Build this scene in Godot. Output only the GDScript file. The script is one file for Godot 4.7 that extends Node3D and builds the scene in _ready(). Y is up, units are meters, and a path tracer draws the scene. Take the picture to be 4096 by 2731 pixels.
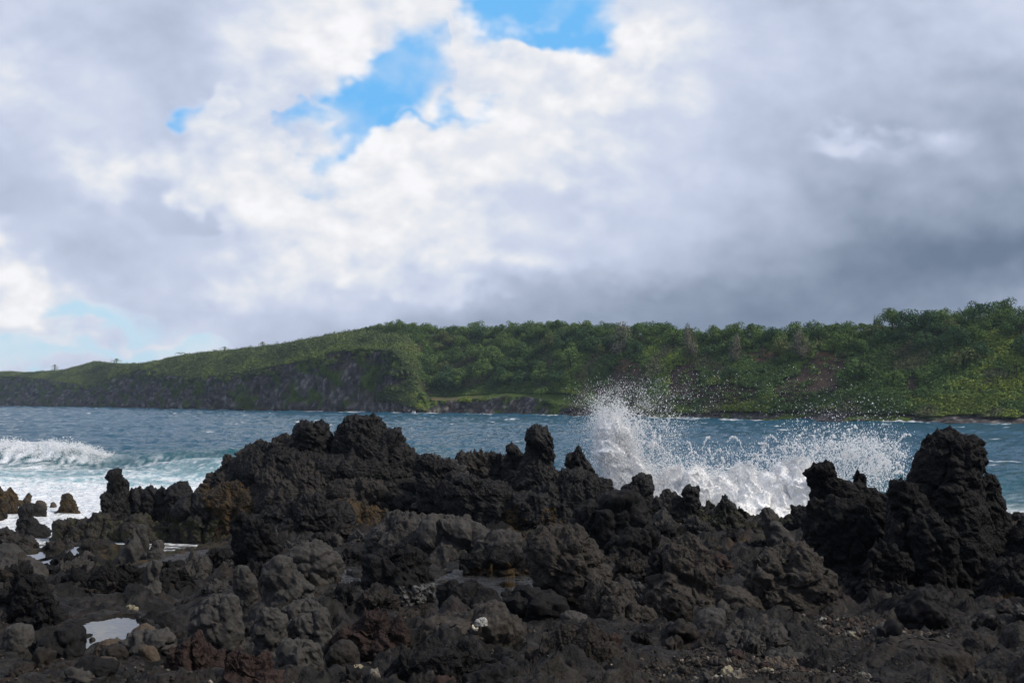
extends Node3D

const EYE := Vector3(0, 6, 0)
const DARK := Color(0.0140, 0.0135, 0.0142)
const BROWN := Color(0.036, 0.0315, 0.028)
const GREY := Color(0.070, 0.067, 0.064)
const WARM := Color(0.064, 0.057, 0.051)
const RED := Color(0.048, 0.032, 0.029)
const TAN := Color(0.105, 0.082, 0.062)
const CREAM := Color(0.34, 0.31, 0.22)
const ALGAE := Color(0.088, 0.052, 0.012)
const MOSS := Color(0.050, 0.052, 0.014)
const SALT := Color(0.24, 0.25, 0.26)

var rng := RandomNumberGenerator.new()
var nb := FastNoiseLite.new()      # smooth fbm
var nc := FastNoiseLite.new()      # rounded clumps
var nr := FastNoiseLite.new()      # ridges
var nl := FastNoiseLite.new()      # lace cells
var nw := FastNoiseLite.new()      # cloud
var nbil := FastNoiseLite.new()    # cloud billows
var nk := FastNoiseLite.new()      # cracks between blocks
var nv := FastNoiseLite.new()      # a height for each clump
var rock_mat: StandardMaterial3D
var wet_mat: StandardMaterial3D
var smooth_mat: StandardMaterial3D
var plant_mat: StandardMaterial3D
var used := {}
var kept := {}
var feet := []
var mv := PackedVector3Array()
var mn := PackedVector3Array()
var mc := PackedColorArray()
var mi := PackedInt32Array()

func _ready():
	rng.seed = 7
	var cam := Camera3D.new()
	cam.name = "camera"
	cam.fov = 42.06
	cam.far = 6000.0
	cam.near = 0.1
	cam.position = EYE
	cam.rotation.x = 0.06756
	add_child(cam)
	setup_noise()
	var env := Environment.new()
	env.background_mode = Environment.BG_SKY
	env.tonemap_mode = Environment.TONE_MAPPER_LINEAR
	env.tonemap_exposure = 1.0
	env.sdfgi_enabled = true
	env.ssao_enabled = true
	env.ssil_enabled = true
	env.fog_enabled = true
	env.fog_density = 0.00013
	env.fog_light_color = Color(0.80, 0.87, 0.96)
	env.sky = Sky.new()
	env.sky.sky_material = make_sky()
	var we := WorldEnvironment.new()
	we.name = "world"
	we.environment = env
	add_child(we)
	var sun := DirectionalLight3D.new()
	sun.name = "sun"
	sun.light_energy = 1.0
	sun.light_angular_distance = 6.0
	sun.light_color = Color(1.0, 0.96, 0.9)
	sun.shadow_enabled = true
	add_child(sun)
	sun.look_at_from_position(Vector3(7.0, 7.4, 2.2), Vector3.ZERO)
	setup_materials()
	make_ground()
	make_sea()
	make_pools()
	make_headland()
	make_rocks()
	make_stones()
	make_spray()
	make_boat()

# ------------------------------------------------------------------ noise, sky
func setup_noise():
	nb.noise_type = FastNoiseLite.TYPE_SIMPLEX_SMOOTH
	nb.seed = 11
	nb.frequency = 1.0
	nb.fractal_type = FastNoiseLite.FRACTAL_FBM
	nb.fractal_octaves = 3
	nc.noise_type = FastNoiseLite.TYPE_CELLULAR
	nc.seed = 5
	nc.frequency = 1.0
	nc.fractal_type = FastNoiseLite.FRACTAL_NONE
	nc.cellular_return_type = FastNoiseLite.RETURN_DISTANCE
	nc.cellular_jitter = 1.0
	nv.noise_type = FastNoiseLite.TYPE_CELLULAR
	nv.seed = 5
	nv.frequency = 1.0
	nv.fractal_type = FastNoiseLite.FRACTAL_NONE
	nv.cellular_return_type = FastNoiseLite.RETURN_CELL_VALUE
	nv.cellular_jitter = 1.0
	nw.noise_type = FastNoiseLite.TYPE_SIMPLEX_SMOOTH
	nw.seed = 71
	nw.frequency = 1.0
	nw.fractal_type = FastNoiseLite.FRACTAL_FBM
	nw.fractal_octaves = 6
	nw.fractal_gain = 0.55
	nbil.noise_type = FastNoiseLite.TYPE_SIMPLEX_SMOOTH
	nbil.seed = 72
	nbil.frequency = 1.0
	nbil.fractal_type = FastNoiseLite.FRACTAL_RIDGED
	nbil.fractal_octaves = 4
	nk.noise_type = FastNoiseLite.TYPE_CELLULAR
	nk.seed = 5
	nk.frequency = 1.0
	nk.fractal_type = FastNoiseLite.FRACTAL_NONE
	nk.cellular_return_type = FastNoiseLite.RETURN_DISTANCE2_SUB
	nk.cellular_jitter = 1.0
	nr.noise_type = FastNoiseLite.TYPE_SIMPLEX_SMOOTH
	nr.seed = 23
	nr.frequency = 1.0
	nr.fractal_type = FastNoiseLite.FRACTAL_RIDGED
	nr.fractal_octaves = 3
	nl.noise_type = FastNoiseLite.TYPE_CELLULAR
	nl.seed = 31
	nl.frequency = 1.0
	nl.fractal_type = FastNoiseLite.FRACTAL_NONE
	nl.cellular_return_type = FastNoiseLite.RETURN_DISTANCE2_SUB

var light_rows := [
		[214, 206, 205, 225, 242, 243, 235, 224, 222, 206, 202, 206, 211],
		[225, 203, 200, 232, 244, 240, 240, 238, 226, 210, 200, 203, 206],
		[222, 210, 201, 226, 240, 236, 244, 244, 226, 208, 194, 190, 188],
		[216, 213, 204, 224, 232, 236, 243, 234, 214, 200, 186, 178, 168],
		[210, 222, 222, 236, 238, 243, 242, 228, 212, 198, 186, 178, 172],
		[199, 214, 205, 240, 242, 240, 228, 222, 203, 186, 168, 160, 155],
		[228, 198, 203, 234, 240, 234, 224, 212, 194, 170, 146, 132, 124],
		[240, 213, 210, 220, 214, 206, 178, 172, 160, 146, 138, 148, 166],
		[216, 218, 214, 206, 190, 172, 160, 152, 150, 152, 160, 168, 172],
		[220, 220, 214, 206, 195, 180, 168, 160, 158, 160, 165, 170, 172]
]
var holes := [
		[0.055, 0.439, 0.074, 0.040, -0.1, 0.50, 0.970],
		[-0.003, 0.449, 0.039, 0.039, -0.5, 0.50, 0.900],
		[-0.162, 0.334, 0.081, 0.034, 0.8, 0.60, 0.950],
		[-0.088, 0.323, 0.059, 0.017, 0.1, 0.70, 0.700],
		[-0.143, 0.376, 0.039, 0.029, 0.3, 0.50, 0.800],
		[-0.113, 0.318, 0.059, 0.014, 0.2, 0.30, 0.900],
		[-0.361, 0.329, 0.027, 0.017, 0.3, 0.50, 0.800],
		[-0.238, 0.325, 0.029, 0.012, 0.0, 0.60, 0.500],
		[-0.461, 0.274, 0.020, 0.006, 0.3, 0.60, 0.300],
		[-0.495, 0.092, 0.074, 0.015, -0.2, 0.80, 1.000],
		[-0.553, 0.060, 0.083, 0.015, 0.0, 0.50, 1.000],
		[-0.415, 0.054, 0.078, 0.010, 0.0, 0.50, 0.900]
]
var heads := [
		[-0.331, 0.343, 0.018, 0.030, 0.0, 0.25, 0.975],
		[-0.308, 0.315, 0.054, 0.029, -0.3, 0.50, 0.950],
		[-0.171, 0.186, 0.030, 0.047, 0.0, 0.22, 0.980],
		[-0.236, 0.186, 0.044, 0.029, 0.0, 0.45, 0.940],
		[-0.136, 0.159, 0.059, 0.034, -0.2, 0.50, 0.950],
		[-0.561, 0.154, 0.042, 0.039, -0.2, 0.30, 0.990],
		[-0.550, 0.114, 0.054, 0.027, -0.1, 0.30, 0.980],
		[-0.465, 0.065, 0.064, 0.008, 0.0, 0.60, 0.950],
		[-0.572, 0.179, 0.029, 0.020, 0.0, 0.40, 0.970],
		[0.020, 0.392, 0.044, 0.030, -0.2, 0.22, 0.985],
		[0.062, 0.366, 0.059, 0.029, -0.3, 0.40, 0.980],
		[0.107, 0.379, 0.059, 0.025, 0.1, 0.22, 0.985],
		[0.153, 0.407, 0.044, 0.025, 0.2, 0.40, 0.980],
		[-0.138, 0.295, 0.078, 0.025, 0.3, 0.35, 0.975],
		[-0.083, 0.259, 0.088, 0.044, 0.2, 0.60, 0.950],
		[-0.376, 0.254, 0.088, 0.034, -0.2, 0.50, 0.965],
		[-0.460, 0.239, 0.064, 0.029, -0.6, 0.60, 0.950],
		[0.386, 0.299, 0.034, 0.012, -0.1, 0.70, 0.930],
		[0.434, 0.320, 0.013, 0.007, 0.0, 0.80, 0.880],
		[0.456, 0.295, 0.059, 0.018, 0.1, 0.80, 0.840],
		[-0.043, 0.186, 0.059, 0.020, -0.2, 0.70, 0.900],
		[-0.304, 0.139, 0.069, 0.029, -0.2, 0.60, 0.950],
		[0.002, 0.257, 0.029, 0.011, -0.5, 0.80, 0.940],
		[-0.112, 0.131, 0.088, 0.018, -0.1, 0.50, 0.900]
]
var scud := [
		[-0.392, 0.211, 0.042, 0.025, -0.3, 0.40, 0.760],
		[-0.350, 0.204, 0.022, 0.011, 0.3, 0.40, 0.770],
		[-0.529, 0.206, 0.078, 0.034, -0.3, 0.60, 0.780],
		[-0.513, 0.169, 0.044, 0.022, -0.2, 0.50, 0.790],
		[-0.369, 0.164, 0.029, 0.029, -0.3, 0.60, 0.800],
		[0.042, 0.224, 0.034, 0.025, -0.4, 0.60, 0.820],
		[-0.028, 0.285, 0.054, 0.020, 0.0, 0.90, 0.900]
]

func cloud_light(a: float, b: float) -> float:
	var fx := clampf((a + 0.5766) / 0.0961, 0.0, 11.999)
	var fy := clampf((0.4627 - b) / 0.0494, 0.0, 8.999)
	var ix := int(fx)
	var iy := int(fy)
	fx -= ix
	fy -= iy
	fx = fx * fx * (3.0 - 2.0 * fx)
	fy = fy * fy * (3.0 - 2.0 * fy)
	var r0: Array = light_rows[iy]
	var r1: Array = light_rows[iy + 1]
	var p: float = lerpf(r0[ix], r0[ix + 1], fx)
	var q: float = lerpf(r1[ix], r1[ix + 1], fx)
	return lerpf(p, q, fy)

func inside(e: Array, a: float, b: float) -> float:
	var x: float = a - e[0]
	var y: float = b - e[1]
	if absf(x) + absf(y) > 2.2 * (e[2] + e[3]):
		return 0.0
	var c := cos(e[4])
	var s := sin(e[4])
	var u: float = (x * c + y * s) / e[2]
	var v: float = (y * c - x * s) / e[3]
	return smoothstep(1.0 + e[5], 1.0 - e[5], sqrt(u * u + v * v))

func thick(a: float, b: float) -> float:
	return 0.8 * nw.get_noise_2d(a * 5.0, b * 7.5) - 0.32 * nbil.get_noise_2d(a * 6.0 + 4.0, b * 8.5)

func sky_color(d: Vector3) -> Vector3:
	var el := rad_to_deg(asin(clampf(d.y, -1, 1)))
	# sky outside the view: cloud dimmed, most near horizon, to give rocks directional contrast
	var n1 := nb.get_noise_3d(d.x * 2.2, d.y * 3.4 + 3.0, d.z * 2.2)
	var n2 := nb.get_noise_3d(d.x * 7.0, d.y * 11.0, d.z * 7.0 + 9.0)
	var n3 := nb.get_noise_3d(d.x * 24.0, d.y * 34.0, d.z * 24.0)
	var lum := lerpf(150.0, 204.0, smoothstep(9.0, 36.0, el)) + 26.0 * n1 + 12.0 * n2
	var clear := 0.0
	var a := 9.0
	var b := 9.0
	if d.z < -0.05:
		a = d.x / -d.z
		b = d.y / -d.z
	var w := smoothstep(0.86, 0.62, absf(a)) * smoothstep(0.62, 0.48, b)
	if w > 0.0:
		var wx := 0.030 * n2 + 0.010 * n3
		var wy := 0.024 * nb.get_noise_3d(d.x * 8.0 + 40.0, d.y * 12.0, d.z * 8.0) + 0.009 * nb.get_noise_3d(d.x * 30.0 + 5.0, d.y * 40.0, d.z * 30.0)
		var l := cloud_light(a + wx, b + wy)
		# heaped cloud: its thickness here and a little towards the sun gives lit and shaded sides
		var here := thick(a, b)
		var near := thick(a + 0.012, b + 0.017)
		var wide := thick(a + 0.05, b + 0.07)
		var white := smoothstep(192.0, 238.0, l)
		var side := (here - near) * 0.75 + (here - wide) * 0.5
		l += lerpf(9.0, 30.0, white * white) * side + lerpf(9.0, 5.0, white) * here - 2.0 * white + 3.0 * n3
		var hx := a + wx * 1.2
		var hy := b + wy * 1.3
		for e in holes:
			clear = maxf(clear, inside(e, hx, hy) * e[6])
		for e in heads:
			var k := inside(e, hx, hy)
			if k > 0.0:
				var shine: float = e[6] * 246.0 + 40.0 * side
				l = lerpf(l, maxf(l, shine), k * 0.8)
				clear *= 1.0 - k
		for e in scud:
			var k := inside(e, hx, hy)
			if k > 0.0:
				l = lerpf(l, minf(l, e[6] * 255.0 + 14.0 * n2), k * 0.85)
				clear *= 1.0 - k
		if clear > 0.0:
			var thin := clear * 1.20 - 0.30 - 0.95 * here + 0.25 * n3
			l = lerpf(l, maxf(l, 236.0), smoothstep(-0.5, 0.1, thin) * clear)
			clear = smoothstep(-0.25, 0.85, thin) * (0.90 + 0.35 * n2 + 0.2 * n3)
			clear = clampf(clear, 0.0, 0.97)
		lum = lerpf(lum, l, w)
		clear *= w
	lum = clampf(lum, 90.0, 250.0)
	var dk := 250.0 - lum
	var cl := Color((lum - (6.0 + 0.08 * dk) * smoothstep(2.0, 34.0, dk)) / 255.0, lum / 255.0, minf(lum + 3.0 + 19.0 * smoothstep(4.0, 44.0, dk), 253.0) / 255.0).srgb_to_linear()
	if clear > 0.0:
		var blue := Color(0.76, 0.88, 0.95).lerp(Color(0.42, 0.73, 0.97), smoothstep(4.0, 17.0, el)).srgb_to_linear()
		cl = cl.lerp(blue, clear)
	return Vector3(cl.r, cl.g, cl.b)

func sky_patch(w: int, h: int, x0: int, y0: int, pw: int, ph: int) -> Image:
	var data := PackedFloat32Array()
	data.resize(pw * ph * 3)
	var at := 0
	for y in ph:
		var el := PI * (0.5 - (y0 + y + 0.5) / h)
		var ce := cos(el)
		for x in pw:
			var az := TAU * (x0 + x + 0.5) / w
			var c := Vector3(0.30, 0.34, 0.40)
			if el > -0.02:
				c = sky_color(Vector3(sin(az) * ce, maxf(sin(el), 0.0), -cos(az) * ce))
			data[at] = c.x
			data[at + 1] = c.y
			data[at + 2] = c.z
			at += 3
	return Image.create_from_data(pw, ph, false, Image.FORMAT_RGBF, data.to_byte_array())

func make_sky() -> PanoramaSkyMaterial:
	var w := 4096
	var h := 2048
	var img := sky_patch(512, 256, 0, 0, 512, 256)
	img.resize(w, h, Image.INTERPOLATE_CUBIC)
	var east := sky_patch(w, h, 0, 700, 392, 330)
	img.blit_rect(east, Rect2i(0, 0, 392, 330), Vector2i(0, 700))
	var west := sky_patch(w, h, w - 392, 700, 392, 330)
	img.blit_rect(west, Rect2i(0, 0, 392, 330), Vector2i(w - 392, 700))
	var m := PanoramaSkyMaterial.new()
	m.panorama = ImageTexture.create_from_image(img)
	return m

# ------------------------------------------------------------------ materials
func noise_tex(size: int, kind: int, freq: float, oct: int, lo: Color, hi: Color, s: int, warp := 0.0) -> NoiseTexture2D:
	var n := FastNoiseLite.new()
	n.noise_type = kind
	n.seed = s
	n.frequency = freq
	n.fractal_octaves = oct
	n.fractal_gain = 0.55
	n.cellular_return_type = FastNoiseLite.RETURN_DISTANCE
	if warp > 0.0:
		n.domain_warp_enabled = true
		n.domain_warp_amplitude = warp
		n.domain_warp_frequency = freq * 0.7
	var t := NoiseTexture2D.new()
	t.width = size
	t.height = size
	t.seamless = true
	t.noise = n
	var g := Gradient.new()
	g.set_color(0, lo)
	g.set_color(1, hi)
	t.color_ramp = g
	return t

func stone_material(rough: float, spec: float, grain: Texture2D, relief: Texture2D) -> StandardMaterial3D:
	var m := StandardMaterial3D.new()
	m.vertex_color_use_as_albedo = true
	m.albedo_texture = grain
	m.heightmap_enabled = true
	m.heightmap_texture = relief
	m.heightmap_scale = 8.0
	m.uv1_triplanar = true
	m.uv1_world_triplanar = true
	m.uv1_scale = Vector3(0.47, 0.47, 0.47)
	m.roughness = rough
	m.metallic_specular = spec
	return m

func setup_materials():
	var grain := noise_tex(1024, FastNoiseLite.TYPE_SIMPLEX_SMOOTH, 0.03, 6, Color(0.60, 0.60, 0.60), Color(1, 0.99, 0.97), 3)
	var relief := noise_tex(1024, FastNoiseLite.TYPE_CELLULAR, 0.018, 5, Color.WHITE, Color.BLACK, 8, 22.0)
	rock_mat = stone_material(0.74, 0.28, grain, relief)
	wet_mat = stone_material(0.56, 0.34, grain, relief)
	smooth_mat = rock_mat.duplicate()
	smooth_mat.heightmap_scale = 2.2
	plant_mat = StandardMaterial3D.new()
	plant_mat.vertex_color_use_as_albedo = true
	plant_mat.roughness = 0.75
	plant_mat.metallic_specular = 0.25
	plant_mat.cull_mode = BaseMaterial3D.CULL_DISABLED
	plant_mat.backlight_enabled = true
	plant_mat.backlight = Color(0.25, 0.3, 0.15)

# ------------------------------------------------------------------ mesh and scene helpers
func begin():
	mv = PackedVector3Array()
	mn = PackedVector3Array()
	mc = PackedColorArray()
	mi = PackedInt32Array()

func finish(m: Material) -> ArrayMesh:
	var a := []
	a.resize(Mesh.ARRAY_MAX)
	a[Mesh.ARRAY_VERTEX] = mv
	a[Mesh.ARRAY_NORMAL] = mn
	a[Mesh.ARRAY_COLOR] = mc
	a[Mesh.ARRAY_INDEX] = mi
	var mesh := ArrayMesh.new()
	mesh.add_surface_from_arrays(Mesh.PRIMITIVE_TRIANGLES, a)
	mesh.surface_set_material(0, m)
	return mesh

func add_grid(p: PackedVector3Array, c: PackedColorArray, nu: int, nv: int, wrap: bool, flip := false):
	# nv rows of nu points
	var first := mv.size()
	var n := PackedVector3Array()
	n.resize(p.size())
	var sgn := -1.0 if flip else 1.0
	for j in nv:
		var up := mini(j + 1, nv - 1) * nu
		var dn := maxi(j - 1, 0) * nu
		var row := j * nu
		for i in nu:
			var l := i - 1
			var r := i + 1
			if wrap:
				l = nu - 1 if l < 0 else l
				r = 0 if r >= nu else r
			else:
				l = maxi(l, 0)
				r = mini(r, nu - 1)
			n[row + i] = (p[up + i] - p[dn + i]).cross(p[row + r] - p[row + l]).normalized() * sgn
	mv.append_array(p)
	mn.append_array(n)
	mc.append_array(c)
	var cols := nu if wrap else nu - 1
	var idx := PackedInt32Array()
	idx.resize(cols * (nv - 1) * 6)
	var at := 0
	for j in nv - 1:
		for i in cols:
			var i2 := (i + 1) % nu
			var a := first + j * nu + i
			var b := first + j * nu + i2
			var d := first + (j + 1) * nu + i
			var e := first + (j + 1) * nu + i2
			if flip:
				idx[at] = a; idx[at + 1] = e; idx[at + 2] = b
				idx[at + 3] = a; idx[at + 4] = d; idx[at + 5] = e
			else:
				idx[at] = a; idx[at + 1] = b; idx[at + 2] = e
				idx[at + 3] = a; idx[at + 4] = e; idx[at + 5] = d
			at += 6
	mi.append_array(idx)

func numbered(called: String) -> String:
	var k: int = used.get(called, 0)
	used[called] = k + 1
	return called if k == 0 else "%s_%03d" % [called, k]

func tag(o: Node3D, label: String, category: String, group := "", kind := "") -> Node3D:
	if label:
		o.set_meta("label", label)
	if category:
		o.set_meta("category", category)
	if group:
		o.set_meta("group", group)
	if kind:
		o.set_meta("kind", kind)
	return o

func obj(called: String, mesh: Mesh, parent: Node = null) -> MeshInstance3D:
	var o := MeshInstance3D.new()
	o.mesh = mesh
	if parent == null:
		o.name = numbered(called)
		add_child(o, true)
	else:
		o.name = called
		parent.add_child(o, true)
	return o

# ------------------------------------------------------------------ ground of lava
var left_fall := [[0, 4.3], [4, 3.9], [8, 3.2], [9.5, 3.08], [13.5, 2.6], [19.5, 1.95], [25, 1.2], [29, 0.7], [33, 0.05], [35, -0.45], [36, -0.9], [42, -1.4], [60, -2.5]]
var right_fall := [[0, 4.3], [4, 3.9], [8, 3.2], [9.5, 3.08], [13.5, 2.6], [19.5, 1.95], [25, 1.4], [30, 1.1], [36, 0.9], [41, 0.7], [43.5, 0.2], [46, -1.2], [60, -3.0]]
# tide pools: centre x, centre z, half width, half length, water level
var pools := [
	[-6.3, -13.3, 0.64, 1.2, 2.55], [-16.1, -31.0, 1.2, 3.0, 0.58], [-10.9, -29.6, 1.15, 2.6, 0.68],
	[-0.1, -21.2, 1.6, 2.6, 1.70], [-4.2, -20.6, 0.55, 1.9, 1.72]]

func fall(t: Array, d: float) -> float:
	for i in t.size() - 1:
		if d <= t[i + 1][0]:
			return lerpf(t[i][1], t[i + 1][1], (d - t[i][0]) / (t[i + 1][0] - t[i][0]))
	return t[t.size() - 1][1]

func shore(x: float, z: float) -> float:
	var d := -z
	return lerpf(fall(left_fall, d), fall(right_fall, d), smoothstep(-0.42, -0.27, x / maxf(d, 1.0)))

func clump(x: float, y: float, z: float) -> float:
	return -0.45 - nc.get_noise_3d(x, y, z) + 0.30 * nv.get_noise_3d(x, y, z)

# a broken block: flat topped, with a crack round it and a height of its own
func block(x: float, y: float, z: float) -> float:
	return 1.6 * minf(nk.get_noise_3d(x, y, z) + 1.0, 0.30) - 0.34 + 0.42 * nv.get_noise_3d(x, y, z)

func ground_y(x: float, z: float) -> float:
	var d := -z
	var h := shore(x, z)
	var calm := smoothstep(-0.7, 0.5, h) * lerpf(0.9, 1.25, smoothstep(11.0, 26.0, d))
	h -= lerpf(0.20, 0.10, smoothstep(13.0, 18.0, d)) * calm
	var stony := 0.45 + 0.55 * smoothstep(-0.25, 0.15, nb.get_noise_3d(x * 0.22, 7.0, z * 0.22))
	# two patches of loose stones lie smooth
	stony *= 1.0 - 0.85 * smoothstep(1.3, 0.7, Vector2((x - 5.6) / 0.9, (z + 14.2) / 1.6).length()) * 1.0
	stony *= 1.0 - 0.7 * smoothstep(1.3, 0.6, Vector2((x - 2.6) / 1.2, (z + 10.6) / 0.9).length())
	var wob := 0.4 * nb.get_noise_3d(x * 1.3, 3.0, z * 1.3)
	h += calm * (0.22 * nb.get_noise_3d(x * 0.4, 1.0, z * 0.4) + stony * (0.30 * nr.get_noise_3d(x * 0.55, 9.0, z * 0.55) + 0.40 * clump(x * 0.95 + wob, 0.5, z * 0.95) + 0.16 * clump(x * 2.3 + wob, 2.5, z * 2.3 - wob) + 0.17 * block(x * 1.5 - wob, 3.5, z * 1.5 + wob)))
	h += calm * stony * (0.09 * clump(x * 5.6 + wob, 4.5, z * 5.6) + 0.07 * block(x * 4.0 + wob, 5.5, z * 4.0) + 0.05 * clump(x * 12.0, 6.5, z * 12.0)) + 0.02 * nb.get_noise_3d(x * 9.0, 5.0, z * 9.0)
	for p in pools:
		var e := Vector2((x - p[0]) / p[2], (z - p[1]) / p[3]).length()
		if e < 2.3:
			h = lerpf(h, minf(h, p[4] + 0.12), smoothstep(2.3, 1.8, e))
			e += 0.45 * nb.get_noise_3d(x * 1.3, 8.0, z * 1.3) + 0.15 * clump(x * 3.0, 8.0, z * 3.0)
			var rim: float = p[4] + 0.03 + 0.08 * absf(nb.get_noise_3d(x * 2.5, 18.0, z * 2.5))
			h = lerpf(h, maxf(minf(h, rim + 0.06), rim), smoothstep(1.7, 1.3, e))
			h = lerpf(h, p[4] - 0.14, smoothstep(1.12, 0.95, e))
	return h

func make_ground():
	begin()
	var rows := 540
	var cols := 430
	var p := PackedVector3Array()
	var c := PackedColorArray()
	p.resize(rows * cols)
	c.resize(rows * cols)
	for j in rows:
		var d := 3.0 * pow(56.0 / 3.0, j / float(rows - 1))
		for i in cols:
			var s := 2.0 * i / float(cols - 1) - 1.0
			var x := d * (0.62 * s + 0.22 * pow(s, 5)) + 1.5 * s
			var z := -d
			var h := ground_y(x, z)
			x += 0.10 * nb.get_noise_3d(x * 2.1, h * 2.1, z * 2.1)
			p[j * cols + i] = Vector3(x, h, z)
			var n := nb.get_noise_3d(x * 0.8, 2.0, z * 0.8)
			var m := nb.get_noise_3d(x * 5.0, h * 5.0, z * 5.0)
			var col := DARK.lerp(BROWN, 0.85 * smoothstep(-0.25, 0.45, n)).lerp(GREY, 0.5 * smoothstep(0.0, 0.5, m))
			col = col.lerp(RED, 0.5 * smoothstep(0.25, 0.5, nb.get_noise_3d(x * 0.5, 20.0, z * 0.5)))
			if h < 1.1 and d > 20.0 and m + 0.6 * n > 0.05:
				col = col.lerp(ALGAE if m > 0.2 else MOSS, 0.55)
			c[j * cols + i] = col * (1.0 + 0.35 * m)
	add_grid(p, c, cols, rows, false, true)
	var g := obj("ground", finish(rock_mat))
	tag(g, "", "", "", "structure")

# ------------------------------------------------------------------ sea
func sea_y(x: float, z: float) -> float:
	var d := -z
	var open := smoothstep(41.0, 62.0, d)
	var far := 1.0 + d / 260.0
	var h := 0.022 * nb.get_noise_3d(x * 1.1, 0.0, z * 1.6)
	if open > 0.0:
		var ph := 2.2 * nb.get_noise_3d(x * 0.014, 0.0, z * 0.014)
		h += open * far * (0.16 * sin(x * 0.10 + z * 0.19 + ph * 2.0) + 0.22 * nb.get_noise_3d(x * 0.05, 1.0, z * 0.085))
		var chop := 1.0 + d / 170.0
		h += open * chop * (0.19 * nr.get_noise_3d(x * 0.085, 2.0, z * 0.15) + 0.12 * nr.get_noise_3d(x * 0.26, 3.0, z * 0.42) + 0.05 * nb.get_noise_3d(x * 0.9, 4.0, z * 1.3))
	# the breaker on the left and the swell that runs off from it
	if d > 70.0 and d < 110.0 and x < -8.0:
		var zc := -87.0 + 0.12 * (x + 46.0) + 1.5 * nb.get_noise_2d(x * 0.06, 3.0)
		var q := z - zc
		var prof := exp(-pow(q / (2.0 if q > 0.0 else 4.5), 2.0))
		h += prof * (1.3 * smoothstep(-33.0, -44.0, x) * (1.0 + 0.30 * nr.get_noise_3d(x * 0.35, 50.0, z * 0.35)) + 1.25 * smoothstep(-38.0, -33.0, x) * smoothstep(-16.0, -26.0, x)) * (1.0 + 0.25 * nb.get_noise_2d(x * 0.2, 9.0))
		var q2 := z + 78.0 + 1.2 * nb.get_noise_2d(x * 0.08, 30.0)
		h += 0.8 * exp(-pow(q2 / 2.6, 2.0)) * smoothstep(-34.0, -28.0, x) * smoothstep(-17.0, -24.0, x)
	if d < 75.0 and d > 42.0 and x < -10.0:
		h += 0.16 * smoothstep(75.0, 62.0, d) * smoothstep(41.0, 46.0, d) * (nr.get_noise_3d(x * 0.12, 12.0, z * 0.30) * 0.8 + nb.get_noise_3d(x * 0.6, 6.0, z * 0.9) * 0.5)
	return h

func lace(x: float, z: float, s: float) -> float:
	var wx := 0.9 * nb.get_noise_3d(x * s * 0.8, 15.0, z * s * 0.8)
	var wz := 0.9 * nb.get_noise_3d(x * s * 0.8 + 31.0, 15.0, z * s * 0.8)
	var v := nl.get_noise_2d(x * s * 0.8 + wx, z * s * 1.5 + wz) + 1.0
	return smoothstep(0.30, 0.02, v)

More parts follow.
